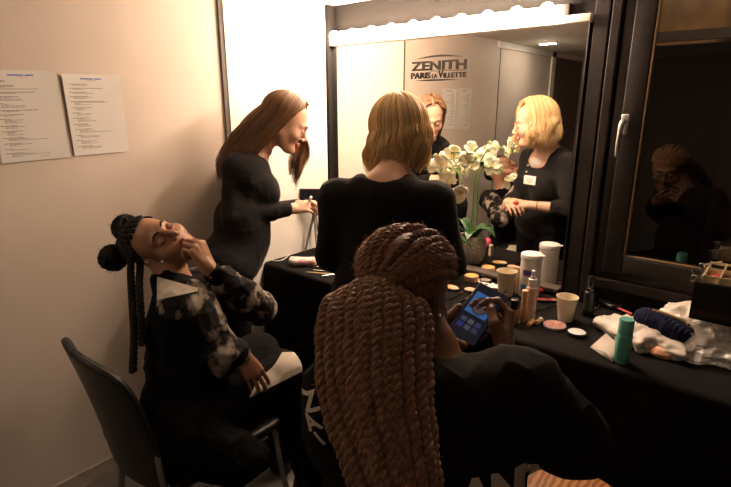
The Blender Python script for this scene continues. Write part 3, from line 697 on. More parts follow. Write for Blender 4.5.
# folded straightener / dryer case
q = onz(562,288,TZ+.012); t = thing('hair_straightener', 'grey black hair straightener lying between bottles and mirror', 'hair tool', q); R = yaw(-.25)
MB().box(q, (.15,.038,.022), R, .008).build('upper_arm', mat('grey black plastic', (.05,.045,.042), .35), t)
MB().tube(spline([q+R @ A(.075,0,0), q+R @ A(.11,.02,0), q+R @ A(.12,-.02,-.004), q+R @ A(.18,-.03,-.006)], 20), .0035, 6).build('power_cord', M['black_pl'], t)
q = onz(610,303,TZ+.010); t = thing('hair_brush', 'flat dark paddle brush lying behind the white carrier bag', 'brush', q); R = yaw(-.7)
MB().box(q, (.085,.055,.014), R, .006).build('brush_head', mat('dark grey rubber', (.045,.042,.040), .5), t); MB().box(q+R @ A(-.10,0,-.001), (.13,.018,.014), R, .005).build('brush_handle', M['black_pl'], t)
q = onz(625,311,TZ+.006); MBq = MB().tube([q+A(-.045,.02,0), q+A(.03,-.015,0)], [.004,.0045], 8); tag(MBq.build('pencil', mat('red pencil', (.5,.04,.03), .4)), 'red tipped pencil lying behind the white carrier bag', 'pencil')
# black cord coil
c = spline([onz(*px, TZ+.004) for px in ((584,302),(592,296),(600,299),(598,308),(591,311),(596,316),(606,318))], 50); tag(MB().tube(c, .0028, 6).build('power_cord', M['black_pl']), 'thin black cord coiled behind the black spray bottle', 'cord')
# hair clip
q = onz(608,334,TZ+.004); o = MB(); 
for s in (-1,1): o.tube(spline([q+A(-.018,.004*s,0), q+A(0,.008*s,.003), q+A(.020,.003*s,0)], 10), .0018, 6)
tag(o.build('hair_clip', M['chrome']), 'small metal hair clip lying beside the white carrier bag', 'clip')
# sponges, tissues, brushes
def blob(name, label, cat, p, r, m, group=None, R=None, amp=.1):
    S_ = MB().sph((0,0,0), r, 20, R=R); V = np.array(S_.v); V = V*(1+amp*vnoise(V+A(*p[:2],0), 40))[:,None]; V[:,2] -= V[:,2].min(); 
    o = mkmesh(name, V+np.asarray(p), S_.f, m); return tag(o, label, cat, group)
M['peach'] = mat('peach sponge', (.80,.50,.34), .8, bump=.4, bscale=200)
blob('makeup_sponge', 'flat peach sponge lying left of the phone', 'sponge', (-1.005,1.925,TZ), (.030,.022,.008), M['peach'], 'makeup sponges')
blob('makeup_sponge', 'pale peach sponge lying right beside the blonde woman elbow', 'sponge', (-1.075,1.895,TZ), (.024,.018,.007), mat('pale sponge', (.80,.62,.42), .8), 'makeup sponges', amp=.2)
blob('blending_sponge', 'pink egg shaped blending sponge, seen in the mirror beside the orchid pot', 'sponge', A(onz(489,243,TZ+.02)[0],2*MY-onz(489,243,TZ+.02)[1]+.02,TZ), (.022,.022,.028), mat('hot pink', (.75,.08,.20), .6), amp=.02)
q = (-1.19,1.80,TZ); t = thing('concealer_stick', 'small beige stick standing behind the blonde woman, seen in the mirror', 'stick', q); MB().box(A(*q)+A(0,0,.022), (.019,.019,.044), yaw(.4), .002).build('barrel', mat('beige', (.72,.56,.42), .4), t); MB().box(A(*q)+A(0,0,.054), (.019,.019,.020), yaw(.4), .002).build('cap', M['cream'], t)
def tissue(px, size, ang, label, z=0., seed=0):
    q = onz(*px, TZ); R = yaw(ang); n = 14; V = []; rg = np.random.default_rng(seed)
    for i in range(n+1):
        for j in range(n+1): V.append((size[0]*(i/n-.5), size[1]*(j/n-.5), 0))
    V = np.array(V); V[:,2] = .004+z+.004*vnoise(V+seed*3.3, 45)+.003*vnoise(V+seed, 110); V = V @ R.T+q; V[:,2] = np.maximum(V[:,2], TZ+.0012)
    o = mkmesh('paper_tissue', V, [(i*(n+1)+j, (i+1)*(n+1)+j, (i+1)*(n+1)+j+1, i*(n+1)+j+1) for i in range(n) for j in range(n)], mat('white tissue', (.80,.74,.66), .8) if 'white tissue' not in bpy.data.materials else bpy.data.materials['white tissue'])
    return tag(o, label, 'tissue', 'paper tissues')
tissue((480,282), (.10,.028), -.35, 'narrow white tissue strip lying left, beside the powder pot')
tissue((497,288), (.085,.050), -.1, 'crumpled white tissue lying between the first cup and the phone', .002, 3)
tissue((488,278), (.05,.035), .5, 'small folded white tissue lying nearest the mirror rail', .001, 5)
bm_ = mat('brush ferrule', (.6,.58,.55), .25, 1)
def brush(p0, p1, label, hm, hair, r=.003, group='makeup brushes'):
    a, b = A(*p0), A(*p1); t = thing('makeup_brush', label, 'brush', a, group); d = b-a
    MB().tube([a, a+d*.3, a+d*.70], [r*.6,r,r*.9], 8).build('brush_handle', hm, t); MB().tube([a+d*.70, a+d*.84], [r*.95,r*1.2], 8).build('ferrule', bm_, t); MB().tube([a+d*.84, a+d*.93, b], [r*1.2,r*1.9,r*.6], 8).build('bristles', hair, t)
hb = mat('brown bristle', (.10,.05,.03), .9)
Q = lambda px, py, z=.0045: onz(px, py, TZ+z)
brush(Q(449,300), Q(463,292), 'black makeup brush nearest the edge, left of the phone', M['black_pl'], hb)
brush(Q(453,305), Q(469,297), 'black makeup brush touching the phone side, right of the other one', M['black_pl'], hb)
brush(Q(461,271), Q(447,283), 'short dark brush beside the orange powder pot', M['black_pl'], hb)
brush(Q(555,305), Q(527,313,.005), 'black brush with red handle mark behind the amber tube', M['black_pl'], hb)
brush(Q(470,262,.006), Q(447,268,.006), 'long brush lying along the mirror rail by the orchid', mat('brown handle', (.10,.045,.02), .4), hb)
wood = mat('pale wood stick', (.62,.42,.22), .6)
for k, (a, b) in enumerate((((309,266),(336,268)),((313,270),(337,272)),((306,272),(333,274)),((322,276),(342,273)))):
    tag(MB().tube([Q(*a,.003+.003*(k==3)), Q(*b,.003+.003*(k==3))], .0028, 6).build('wooden_stick', wood if k % 2 == 0 else bm_), ['pale wooden stick, topmost of the four behind the brunette hands','thin metal stick, second of the four on the cloth','pale wooden stick, third of the four and leftmost','thin metal stick, lowest of the four beside the little jar'][k], 'stick', 'sticks on the cloth')
bb = V3(onz(340,277,TZ)); t = thing('small_bottle', 'small brown bottle standing at the blonde woman left elbow', 'bottle', bb)
MB().lathe([(.013,0),(.015,.002),(.015,.035),(.008,.042)], bb, 20).build('bottle_body', mat('brown glass', (.45,.26,.11), .2, coat=.5), t); MB().lathe([(.0095,.042),(.0095,.056),(.008,.058)], bb, 16).build('cap', M['cream'], t)
# towel packet
q = onz(303,262,TZ+.018); t = thing('cotton_packet', 'white and pink cotton packet lying by the tripod in the corner', 'packet', q); R = yaw(.62)
def pillow_mb(c, d, R, nz=10, amp=.004, seed=1):
    mb = MB().box((0,0,0), d, None, min(d)*.42); bm = bmesh.new(); vs = [bm.verts.new(v) for v in mb.v]
    for f in mb.f: bm.faces.new([vs[i] for i in f])
    bmesh.ops.subdivide_edges(bm, edges=bm.edges[:], cuts=4, use_grid_fill=True); bm.verts.index_update()
    V = np.array([v.co[:] for v in bm.verts]); F = [[v.index for v in f.verts] for f in bm.faces]; bm.free()
    V = V*(1+0*V); V += (vnoise(V+seed, 60)*amp)[:,None]*np.sign(V)*.6; V += np.stack([vnoise(V+seed+i*5, 25) for i in range(3)], 1)*amp
    m = MB(); m.add(V @ np.asarray(R).T+np.asarray(c), F); return m
pillow_mb(q+A(0,0,.004), (.150,.060,.040), R, amp=.003).build('wrap', mat('white wrap', (.78,.70,.64), .4, noise=(26,(.72,.33,.32),.46,.60)), t)
v, f = text_mesh('CORN', .016, .0006); v = v-v.mean(0); Rt = R
v = (np.stack([v[:,0], v[:,1]*.8, v[:,2]], 1)) @ Rt.T+q+A(-.005,-.006,.0225)
mkmesh('printed_word', v, f, M['ink'], t, False)
# charger cable with glowing blue plug
c = spline([onz(*px, TZ+.003) for px in ((274,252),(283,249),(291,252),(284,259),(274,261),(271,256))], 50); t = thing('charging_cable', 'white charging cable with a blue glowing plug on the table corner', 'cable', c[0])
MB().tube(c, .0022, 6).build('cord', M['white_pl'], t); pq = onz(290,251,TZ+.008); MB().box(pq, (.030,.014,.012), yaw(.4), .003).build('plug', mat('blue glow', (.2,.4,.9), .3, emit=(.15,.35,1.), estr=1.6), t)
# tripod with a dark panel (tablet)
t = thing('small_tripod', 'small silver tripod holding a dark flat panel behind the brunette hands', 'tripod', (-1.93,1.93,TZ)); tp = A(-1.982,1.925,TZ+.20)
for k, (dx, dy) in enumerate(((-.038,-.045),(.050,-.035),(.0,.055))): MB().tube([tp+A(dx*.1,dy*.1,0), A(tp[0]+dx,tp[1]+dy,TZ+.004)], [.008,.0055], 8).build('leg', mat('tripod grey', (.30,.29,.28), .35, .5) if 'tripod grey' not in bpy.data.materials else bpy.data.materials['tripod grey'], t)
MB().lathe([(.012,-.01),(.014,0),(.014,.03),(.010,.035)], tp, 16).build('head', bpy.data.materials['tripod grey'], t)
t2 = thing('tablet', 'dark flat tablet standing on the small tripod behind the brunette hands', 'tablet', tp+A(0,0,.035)); Rb = yaw(.66) @ rot((1,0,0), -.15)
MB().box(tp+A(.022,.0,.095), (.19,.010,.125), Rb, .004).build('shell', M['black_pl'], t2); MB().box(tp+A(.022,.0,.095)+Rb @ A(0,-.0056,0), (.175,.001,.11), Rb).build('screen', mat('screen off', (.012,.012,.014), .12), t2)

# ------------------------------------------------------------- right-hand end of the table
# white carrier bag
def crumple(name, c, r, m, seed, lab, cat, flat=.5, amp=.25, sc=14, parent=None, cut=.002, stretch=None, seg=64, smooth=True):
    S_ = MB().sph((0,0,0), 1, seg); V = np.array(S_.v); n0 = V.copy()
    d = 1+amp*((1-np.abs(vnoise(n0*r*1.0+seed, sc)))*1.3-.8)+amp*.5*((1-np.abs(vnoise(n0*r+seed*2, sc*2.6)))*1.3-.8)+amp*.22*((1-np.abs(vnoise(n0*r+seed*3, sc*6)))*1.3-.8); V = V*d[:,None]*r
    if stretch is not None: V = stretch(V, n0)
    V = V+np.asarray(c); V[:,2] = np.maximum(V[:,2], TZ+cut+.0015*(1+vnoise(V,60))); o = mkmesh(name, V, S_.f, m, parent, smooth)
    if parent is None: tag(o, lab, cat)
    return o
c1 = (onz(640,342,TZ)+A(0,0,.022)); M['bagw'] = mat('white carrier film', (.62,.54,.47), .4, bump=.6, bscale=45, bdist=.004)
Rb1 = yaw(-.42)
def st1_(V, n): V = V*A(1,1,1); return V @ Rb1.T
bag = thing('carrier_bag', 'crumpled white plastic carrier bag with an orange corner under the navy pouch', 'bag', c1)
b1 = crumple('bag_film', c1, A(.150,.085,.040), M['bagw'], 2.2, '', '', parent=bag, amp=.35, stretch=st1_)
q = onz(663,357,TZ); crumple('orange_corner', q+A(-.002,0,.012), A(.036,.024,.022), mat('orange film', (.80,.34,.14), .4, noise=(40,(.8,.62,.50),.5,.7)), 6.1, '', '', parent=bag, amp=.25)
# corner points of the bag
tri = MB(); P = [Q(590,347,.003), Q(606,333,.020), Q(622,347,.030), Q(612,362,.006), Q(606,352,.022)]
tri.add(P, [(0,3,4),(0,4,1),(1,4,2),(4,3,2)]); o = tri.build('bag_corner', M['bagw'], bag); md = o.modifiers.new('t','SOLIDIFY'); md.thickness = .0015
pc = b1; v, f = text_mesh('JD', .016, .0008); v -= v.mean(0)
bv = BVHTree.FromPolygons([Vector(x)+Vector(bag.location) for x in [vv.co for vv in b1.data.vertices]], [tuple(p_.vertices) for p_ in b1.data.polygons]); g0 = Q(649,333,.0); v = v @ yaw(-.2).T+A(g0[0],g0[1],0); 
for i in range(len(v)):
    h = bv.ray_cast(Vector((v[i,0],v[i,1],1.2)), Vector((0,0,-1))); v[i,2] = (h[0].z if h[0] else TZ+.04)+.0006
mkmesh('printed_letters', v, f, M['ink'], bag, False)
# teal bottle
tp_ = V3(onz(621,362,TZ)); t = thing('bottle', 'teal green plastic bottle standing in front of the white carrier bag', 'bottle', tp_)
M['teal'] = mat('teal plastic', (.12,.40,.32), .35, coat=.2); M['teal_c'] = mat('translucent teal cap', (.16,.48,.40), .25, trans=.25, coat=.3)
MB().lathe([(.021,0),(.0235,.004),(.0235,.098),(.022,.101)], tp_, 36).build('bottle_body', M['teal'], t); MB().lathe([(.0225,.101),(.0225,.104),(.0222,.146),(.020,.150),(.001,.150)], tp_, 36).build('cap', M['teal_c'], t)
g = MB(); c0 = math.atan2(-tp_[1], -tp_[0]); rg = random.Random(5)
for k in range(11):
    a = c0-.62
    while a < c0+.25: l = rg.uniform(.08,.26); patch(g, tp_, .0238, a, min(a+l, c0+.3), .088-k*.0072, .0915-k*.0072, 0, 3); a += l+.06
g.build('small_print', mat('dark green print', (.01,.14,.11), .5), t, False)
# navy quilted pouch
pc = W(663,326,1.745); R = yaw(-.30) @ rot((0,1,0), .10); t = thing('makeup_pouch', 'navy ribbed pouch with a golden zip lying on the plastic bags', 'pouch', pc)
S_ = MB().sph((0,0,0), 1, 96); V = np.array(S_.v); L_ = .098; V2 = np.sign(V)*np.abs(V)**.72; u = V2[:,0]; rib = .0060*np.abs(np.sin(u*PI*6.5)); V2 = V2*A(L_,.043,.036)
nn_ = np.array(S_.v)*A(0,1,1); V2 += nn_*rib[:,None]; V2[:,2] += .004*vnoise(V2, 22)
mkmesh('pouch_body', V2 @ R.T+pc, S_.f, mat('navy velvet', (.005,.007,.024), .9, spec=.2), t)
zp = np.array([(L_*x, .010+.010*math.sin(x*2), .0405*max(.0, 1-abs(x)**3.2*.9)+.002) for x in np.linspace(-.96,.96,40)]); zp[-5:,2] -= np.linspace(0,.02,5)
for s in (-1,1): MB().tube((zp+A(0,.0045*s,0)) @ R.T+pc, .0022, 6).build('zip_edge', M['gold'], t)
MB().box(R @ (zp[33]+A(0,0,.004))+pc, (.012,.008,.004), R, .001).build('zip_slider', M['gold'], t)
MB().tube([R @ (zp[33]+A(0,0,.004))+pc, R @ (zp[33]+A(.008,-.018,.0))+pc, R @ (zp[33]+A(.012,-.032,-.018))+pc], [.0015,.003,.003], 6).build('zip_pull', M['black_pl'], t)
# clear bag
c2 = onz(703,352,TZ)+A(.0,.02,.022)
def st2_(V, n): return V @ yaw(-.3).T
crumple('clear_bag', c2, A(.135,.110,.056), M['clear'], 9.3, 'crumpled clear plastic bag at the right end of the table under the case', 'bag', amp=.55, sc=19, stretch=st2_, seg=44, smooth=False)
c3 = A(-.165,2.015,.795); crumple('plastic_bag', c3, A(.130,.075,.070), mat('frosted film', (.80,.71,.60), .25, alpha=.8, spec=.8, bump=.5, bscale=40, bdist=.004), 4.4, 'frosted plastic bag bulging behind the navy pouch below the window', 'bag', amp=.35, sc=18)
# black make-up case with open tray
kc = A(.01,2.0,.955); R = yaw(-.05); case = thing('makeup_case', 'open black make-up case with beige compartments at the right edge of the table', 'case', (.01,1.99,.86)); y0 = 1.90
bx = MB(); w_, d_, h_ = .42, .20, .10
d_ = .25; cz0 = ony(688,318,1.86); x0 = cz0[0]; xc, yc = x0+w_/2, 1.985; zb = cz0[2]; h_ = ony(688,279,1.86)[2]-zb; print('case', x0, zb, h_)
# shell walls, open on top
bx.box((xc,yc,zb+.006),(w_,d_,.012),bev=.004); bx.box((xc,yc-d_/2+.005,zb+h_/2),(w_,.010,h_),bev=.004); bx.box((xc,yc+d_/2-.005,zb+h_/2),(w_,.010,h_),bev=.004); bx.box((x0+.005,yc,zb+h_/2),(.010,d_,h_),bev=.004); bx.box((x0+w_-.005,yc,zb+h_/2),(.010,d_,h_),bev=.004)
shell = bx.build('shell', mat('black gloss shell', (.012,.011,.011), .25, coat=.3), case)
tr = MB()
tr.box((xc,yc+.02,zb+h_-.020),(w_-.024,.20,.003)); 
for i in range(9): tr.box((x0+.016+i*.045,yc+.02,zb+h_-.006),(.003,.20,.028))
for yy in (yc-.07,yc+.03,yc+.118): tr.box((xc,yy,zb+h_-.006),(w_-.024,.003,.028))
tr.build('tray', mat('beige tray', (.55,.44,.27), .5), case)
xx = x0
for ya, yb_, xb, zz_ in ((yc-d_/2+.012,yc-.06,xx-.022,.014),(yc+.05,yc+.055,xx+.05,.03)): hg = MB(); hg.box((xx-.004,ya,zb+h_+.004),(.018,.014,.022),bev=.003); hg.tube([(xx-.004,ya,zb+h_+.008),(xb,yb_,zb+h_+zz_)],.003,8); hg.build('hinge', M['chrome'], case)

MB().box((x0+.13,yc-d_/2-.002,zb+h_-.03),(.03,.006,.035),bev=.002).build('latch', M['chrome'], case)
for k in range(5):
    pass
for k, cc in enumerate(((.35,.06,.05),(.16,.06,.05),(.45,.25,.18),(.08,.05,.05))):
    x = x0+.038+k*.045; o = MB().box((x,yc+.03,zb+h_-.013),(.030,.08,.010),bev=.002).build('makeup_palette', mat('tray shade '+str(k), cc, .4)); tag(o, ['dark red','plum','beige pink','near black'][k]+' make-up pan lying in the case tray', 'palette', 'pans in the case tray')
# ------------------------------------------------------------- people: materials
def skin(name, c, c2, lipc, sss=0): return mat(name, c, .42, noise=(25, c2, .35, .7), bump=.12, bscale=350, bdist=.0008)
SK_L = skin('fair skin', (.66,.40,.28), (.58,.33,.22), 0); LIP_L = mat('fair lips', (.52,.20,.16), .35)
SK_M = skin('brown skin', (.40,.20,.115), (.34,.165,.09), 0); LIP_M = mat('brown lips', (.36,.13,.10), .35)
SK_D = skin('dark brown skin', (.20,.095,.052), (.165,.075,.04), 0); LIP_D = mat('dark lips', (.20,.07,.06), .35)
BLACKC = mat('black jersey', (.009,.008,.008), .9, spec=.12, bump=.35, bscale=220, sheen=.05)
BLACKP = mat('black trousers cloth', (.007,.0065,.007), .9, spec=.1, bump=.3, bscale=260)
BLOND = mat('blonde hair', (.66,.45,.22), .38, island=.42); BRUN = mat('auburn brown hair', (.17,.088,.042), .36, island=.5)
BROWH = mat('brow hair', (.10,.055,.03), .6); BLKH = mat('black hair', (.012,.009,.008), .75, spec=.25)
LASH = mat('lash', (.015,.010,.008), .5); SHOE = mat('black shoe', (.012,.011,.011), .4); SOLE = mat('rubber sole', (.3,.28,.26), .6)
def shoe(person, heel, toe, m=SHOE):
    h, t = np.asarray(heel, float), np.asarray(toe, float); d = nrm(t-h); S = SDF()
    S.ell(h+A(0,0,.045), (.038,.038,.040)).cone(h+A(0,0,.04), t+A(0,0,.032), .040, .030, .03).cone(h+A(0,0,.085), h+A(0,0,.04), .042, .040, .03)
    S.ell((h+t)/2+d*.04+A(0,0,.035), (.045,.06,.033), np.stack([np.cross(d,(0,0,1)), d, A(0,0,1)], 1), .02)
    o = sdf_obj('shoe', S, .005, m, person); v = np.array([q.co[:] for q in o.data.vertices]); zmin = -person.location.z+.004
    v[:,2] = np.maximum(v[:,2], zmin); o.data.vertices.foreach_set('co', v.ravel().astype(np.float32)); return o

# ============================================================= the blonde woman (back to us, at the table)
PB = thing('person', 'blonde woman in a black top standing with her back turned at the mirror', 'person', (-1.075,1.36,0))
f = nrm(A(-.50,.86,0)); r = A(f[1],-f[0],0); up = A(0,0,1)
C = A(-1.075,1.385,0); G = lambda a, b, z: C+a*r+b*f+A(0,0,z)
H = Frame(W(398,133,1.85), (-.86,.46,-.20), (-.10,-.02,1)); print('blonde head', H.o)
nb = G(0,-.005,1.285)
sL, sR = G(-.165,-.01,1.235), G(.175,-.01,1.235); eL, eR = G(-.200,.01,1.01), G(.235,.02,1.00)
hL, hR = A(-1.215,1.575,1.005), A(-1.085,1.600,1.010)      # wrists
def mk_body_B():
    S = SDF(); add_head(S, H, nb+A(0,0,-.03), neck_r=.050); S.cone(nb+A(0,0,-.01), nb+f*.01+A(0,0,-.09), .060, .065, .05); S.cone(sL+A(0,0,-.0)*1, sR, .045, .045, .05)
    S.ell(nb+f*.03+A(0,0,-.06), (.11,.07,.07), np.stack([r,f,up],1), .05)
    a = SDF(); a.cone(sL, eL, .042, .036).cone(eL, hL, .035, .024); dl = nrm(nrm(hL-eL)+A(.9,.1,.1)); add_hand(a, hL, dl, A(-.2,.3,.9), -1, (.55,.75,.5), sc=.95, thumb=(.6,.5,.3))
    b = SDF(); b.cone(sR, eR, .042, .036).cone(eR, hR, .035, .024); dr = nrm(nrm(hR-eR)+A(-.5,.2,.1)); add_hand(b, hR, dr, A(.3,.3,.85), 1, (.5,.7,.5), sc=.95, thumb=(.6,.4,.2))
    t = SDF(); t.cone(G(0,.02,1.13), G(0,.01,.9), .075, .09, .05).cone(G(-.09,0,.86), G(-.10,0,.48), .085, .055, .05).cone(G(.09,0,.86), G(.10,0,.48), .085, .055, .05).cone(G(-.10,0,.48), G(-.11,-.02,.09), .05, .036).cone(G(.10,0,.48), G(.11,-.02,.09), .05, .036).cone(G(0,.02,1.13), nb+A(0,0,-.03), .06, .05, .05)
    return sdf_obj('body', [(S,.0038),(a,.0034),(b,.0034),(t,.009)], 0, [SK_L, LIP_L], PB)
mk_body_B(); face_details(H, PB, mat('blonde brow', (.30,.18,.08), .6), LASH)
Rb = np.stack([r, f, up], 1)
S = SDF(); S.ell(G(0,.0,1.13), (.165,.105,.135), Rb, .06).ell(G(0,.005,.98), (.165,.115,.13), Rb, .06).ell(G(0,0,.88), (.195,.135,.12), Rb, .06)
for s in (-1,1): S.ell(G(s*.075,.085,1.10), (.075,.065,.075), Rb, .04)
S.cone(sL+A(0,0,-.012), sR+A(0,0,-.012), .060, .060, .05); S.cone(G(-.07,-.015,1.262), G(.07,-.015,1.262), .050, .050, .04); S.ell(nb+A(0,0,-.055)+f*.0, (.135,.088,.088), Rb, .04)
for s_, e_, h_ in ((sL,eL,hL),(sR,eR,hR)):
    S.cone(s_, e_, .064, .054, .03).cone(e_, e_+(h_-e_)*(.78 if h_ is hL else .35), .053, .044, .02)
# open scoop neckline
S.ell(nb+A(0,0,.050)+f*.075, (.098,.100,.085), Rb, .012, 0, True); S.ell(nb+A(0,0,.045)-f*.01, (.075,.075,.036), Rb, .012, 0, True)
ax = up
sdf_obj('top', S, .0055, BLACKC, PB, disp=folds(.0035, 10, 26, axis=None))
U_ = SDF(); U_.ell(nb+f*.045+A(0,0,-.055), (.078,.066,.050), Rb, .02); U_.ell(nb+A(0,0,.063)+f*.04, (.088,.110,.078), Rb, .012, 0, True); sdf_obj('undershirt', U_, .005, mat('white jersey', (.78,.74,.68), .7), PB)
S = SDF()
for s in (-1,1): S.cone(G(s*.085,0,.85), G(s*.095,.0,.48), .098, .066, .05).cone(G(s*.095,0,.48), G(s*.105,-.02,.09), .064, .05, .02)
sdf_obj('trousers', S, .009, BLACKP, PB, disp=folds(.003))
for s in (-1,1): shoe(PB, G(s*.11,-.03,0), G(s*.13,.13,0))
# name badge, buttons, bracelet
bc = G(-.0,.160,1.140)+r*.055; tag_R = np.stack([nrm(r*1+f*-.35), nrm(np.cross(nrm(up*.9-f*-.45), nrm(r*1+f*-.35))), nrm(up*.9+f*-.30)], 1)
bR = Frame(bc, nrm(f+r*.30+up*.10), up); bg = MB().box(bc, (.075,.003,.048), bR.R, .001).build('name_badge', mat('badge card', (.82,.79,.74), .4), PB)
tx = MB()
for (u, v, l) in ((0,.006,.034),(0,-.004,.046),(0,-.012,.020)): tx.box(bR(u,.0022,v), (l,.0006,.003), bR.R)
tx.build('badge_text', M['ink'], bg, False)
for k in range(3): MB().sph(G(.004,.140+.008*k,1.215-.035*k), .0055, 10).build('button', M['cream'], PB)
ax_ = nrm(hR-eR); o = MB(); u1 = nrm(np.cross(ax_, up)); u2 = np.cross(ax_, u1); cc = eR+(hR-eR)*.80
o.tube([cc+.029*(math.cos(a)*u1+math.sin(a)*u2) for a in np.linspace(0,2*PI,28)], .002, 6, cap=False).build('bracelet', M['black_pl'], PB)
bx_ = (hL+hR)/2+A(.0,.055,.02); tag(MB().sph(bx_+A(.012,.0,-.004), (.016,.016,.014), 14).build('makeup_pot', mat('red pot', (.75,.07,.04), .35)), 'small red pot held in the blonde woman hands, seen in the mirror', 'pot')
def fallB(a, u, base, lay, out, jit):
    back = (1-math.cos(a))/2; L = .122+.020*back+.014*math.sin(a*7+1)+.013*jit; 
    return base+A(0,0,-1)*L*u+out*(.020*math.sin(u*2.6)-(.010+.02*back)*u*u+.006*jit*u)+A(0,0,.006*math.sin(a*9)*u)
hair_obj('hair', H, PB, BLOND, 1800, fallB, r=.0018, amin=70, amax=318, layers=.020, part=.015, wave=(.011,1.25), npts=28, rad=(.085,.108,.094), seed=3)

# ============================================================= the brunette (profile, against the left wall)
PR = thing('person', 'woman with long auburn hair and black top standing in profile by the corner', 'person', (-1.82,1.26,0))
f = nrm(A(.62,.78,0)); r = A(f[1],-f[0],0); C = A(-1.845,1.265,0)
H = Frame(W(286,122,2.265), (.60,.66,-.50), (.30,.35,.90)); print('brunette head', H.o)
nb = W(254,152,2.29); ch = W(248,175,2.27)
sR = W(236,168,2.20); sL = sR+(-r)*.235+f*.05; eR = W(233,218,2.15); hR = W(290,209,2.27); hL = hR+A(-.035,.085,.0); eL = sL+A(.035,.09,-.25)
R_ = nrm(np.cross(f, up)); Tm = Frame((0,0,0), f, nrm(up+f*.22)).R
gR = lambda a, b, z: A(*C)+a*r+b*f+A(0,0,z)
hipc = gR(0,0,.88); wst = W(243,238,2.28); print('bru', nb, sR, hR, hipc, wst)
def mk_body_R():
    S = SDF(); add_head(S, H, nb, neck_r=.047); S.cone(nb, ch, .06, .09, .05).cone(sL, sR, .045, .045, .05)
    a = SDF(); a.cone(sR, eR, .042, .035).cone(eR, hR, .034, .024); add_hand(a, hR, nrm(A(.55,.80,.10)), A(.2,-.5,.8), 1, (.5,.75,.5), sc=.92, thumb=(.5,.5,.3))
    b = SDF(); b.cone(sL, eL, .042, .035).cone(eL, hL, .034, .024); add_hand(b, hL, nrm(A(.75,.25,.1)), A(.0,.4,.8), -1, (.5,.75,.5), sc=.92, thumb=(.5,.5,.3))
    t = SDF(); t.cone(ch, wst, .10, .10, .05).cone(wst, hipc, .11, .12, .05)
    for s in (-1,1): t.cone(gR(s*.085,0,.86), gR(s*.09,0,.47), .085, .055, .05).cone(gR(s*.09,0,.47), gR(s*.10,-.02,.09), .05, .036)
    return sdf_obj('body', [(S,.0038),(a,.0034),(b,.0034),(t,.009)], 0, [SK_L, LIP_L], PR)
mk_body_R(); face_details(H, PR, BROWH, LASH)
S = SDF(); S.ell(ch+A(0,0,-.02), (.155,.105,.125), Tm, .06).ell(wst+A(0,0,.10), (.140,.115,.11), Tm, .05).ell(wst, (.145,.120,.12), Tm, .06).ell(hipc+A(0,0,.0), (.180,.140,.12), Tm, .05)
for s in (-1,1): S.ell(ch+s*.065*r+f*.075+A(0,0,-.075), (.068,.062,.070), Tm, .04)
S.cone(sL, sR, .055, .055, .05); S.cone(nb+A(0,0,-.02), ch, .052, .09, .04); S.cone(nb+A(0,0,.0), nb+(H.o-nb)*.14, .062, .060, .01)
for s_, e_, h_ in ((sL,eL,hL),(sR,eR,hR)): S.cone(s_, e_, .057, .047, .012).cone(e_, e_+(h_-e_)*.93, .046, .032, .012)
sdf_obj('top', S, .0052, BLACKC, PR, disp=folds(.004, 11, 30))
S = SDF()
for s in (-1,1): S.cone(gR(s*.08,0,.87), gR(s*.088,0,.47), .105, .068, .05).cone(gR(s*.088,0,.47), gR(s*.10,-.02,.09), .066, .05, .02)
sdf_obj('trousers', S, .009, BLACKP, PR, disp=folds(.003))
for s in (-1,1): shoe(PR, gR(s*.10,-.03,0), gR(s*.11,.13,0))
tag(MB().tube([hR+A(.05,.07,.03), hR+A(.075,.06,.055)], .006, 10).build('cosmetic_stick', M['white_pl']), 'small white stick held in the brunette woman fingers', 'stick')
bkp = W(232,165,2.24); bkp2 = W(222,158,2.26); frp = W(300,190,2.24)
def fallR(a, u, base, lay, out, jit):
    fr = math.cos(a)                       # 1 = towards the face
    deg = math.degrees(a) % 360
    if deg > 262:             # curtains beside the face hang straight down
        near = 100 if deg < 180 else -100
        L = .245+.03*math.sin(a*8)+.02*jit; q = base+A(0,0,-1)*L*u; q = q+f*(.030*math.sin(u*PI)+.012*u)+out*(.010*math.sin(u*3)-.03*u); return q
    tgt = bkp+out*.02+A(0,0,-.045)*max(0, .8+jit*.5)+(-r)*(.10*max(0, (deg-100)/162))+(-f)*.055*max(0, math.sin((deg-100)/162*PI))
    mid = (base+tgt)/2+(-f)*.022+up*.020
    if deg < 150: w_ = min(1, (150-deg)/50); mid = mid*(1-w_)+w_*(H(.094,-.030,-.002)+out*0)
    q = (1-u)**2*base+2*u*(1-u)*mid+u*u*tgt; return q+out*.008*math.sin(u*PI)+f*0
kwR = dict(layers=.013, part=.0, wave=(.006,1.3), npts=30, rad=(.083,.104,.090))
hair_obj('hair', H, PR, BRUN, 1150, fallR, r=.0018, amin=50, amax=262, seed=5, phimax=lambda a: 97-47*max(0, min(1, (math.radians(98)-a)/math.radians(48))), **kwR)
hair_obj('front_hair', H, PR, BRUN, 420, fallR, r=.0018, amin=263, amax=312, seed=6, **kwR)

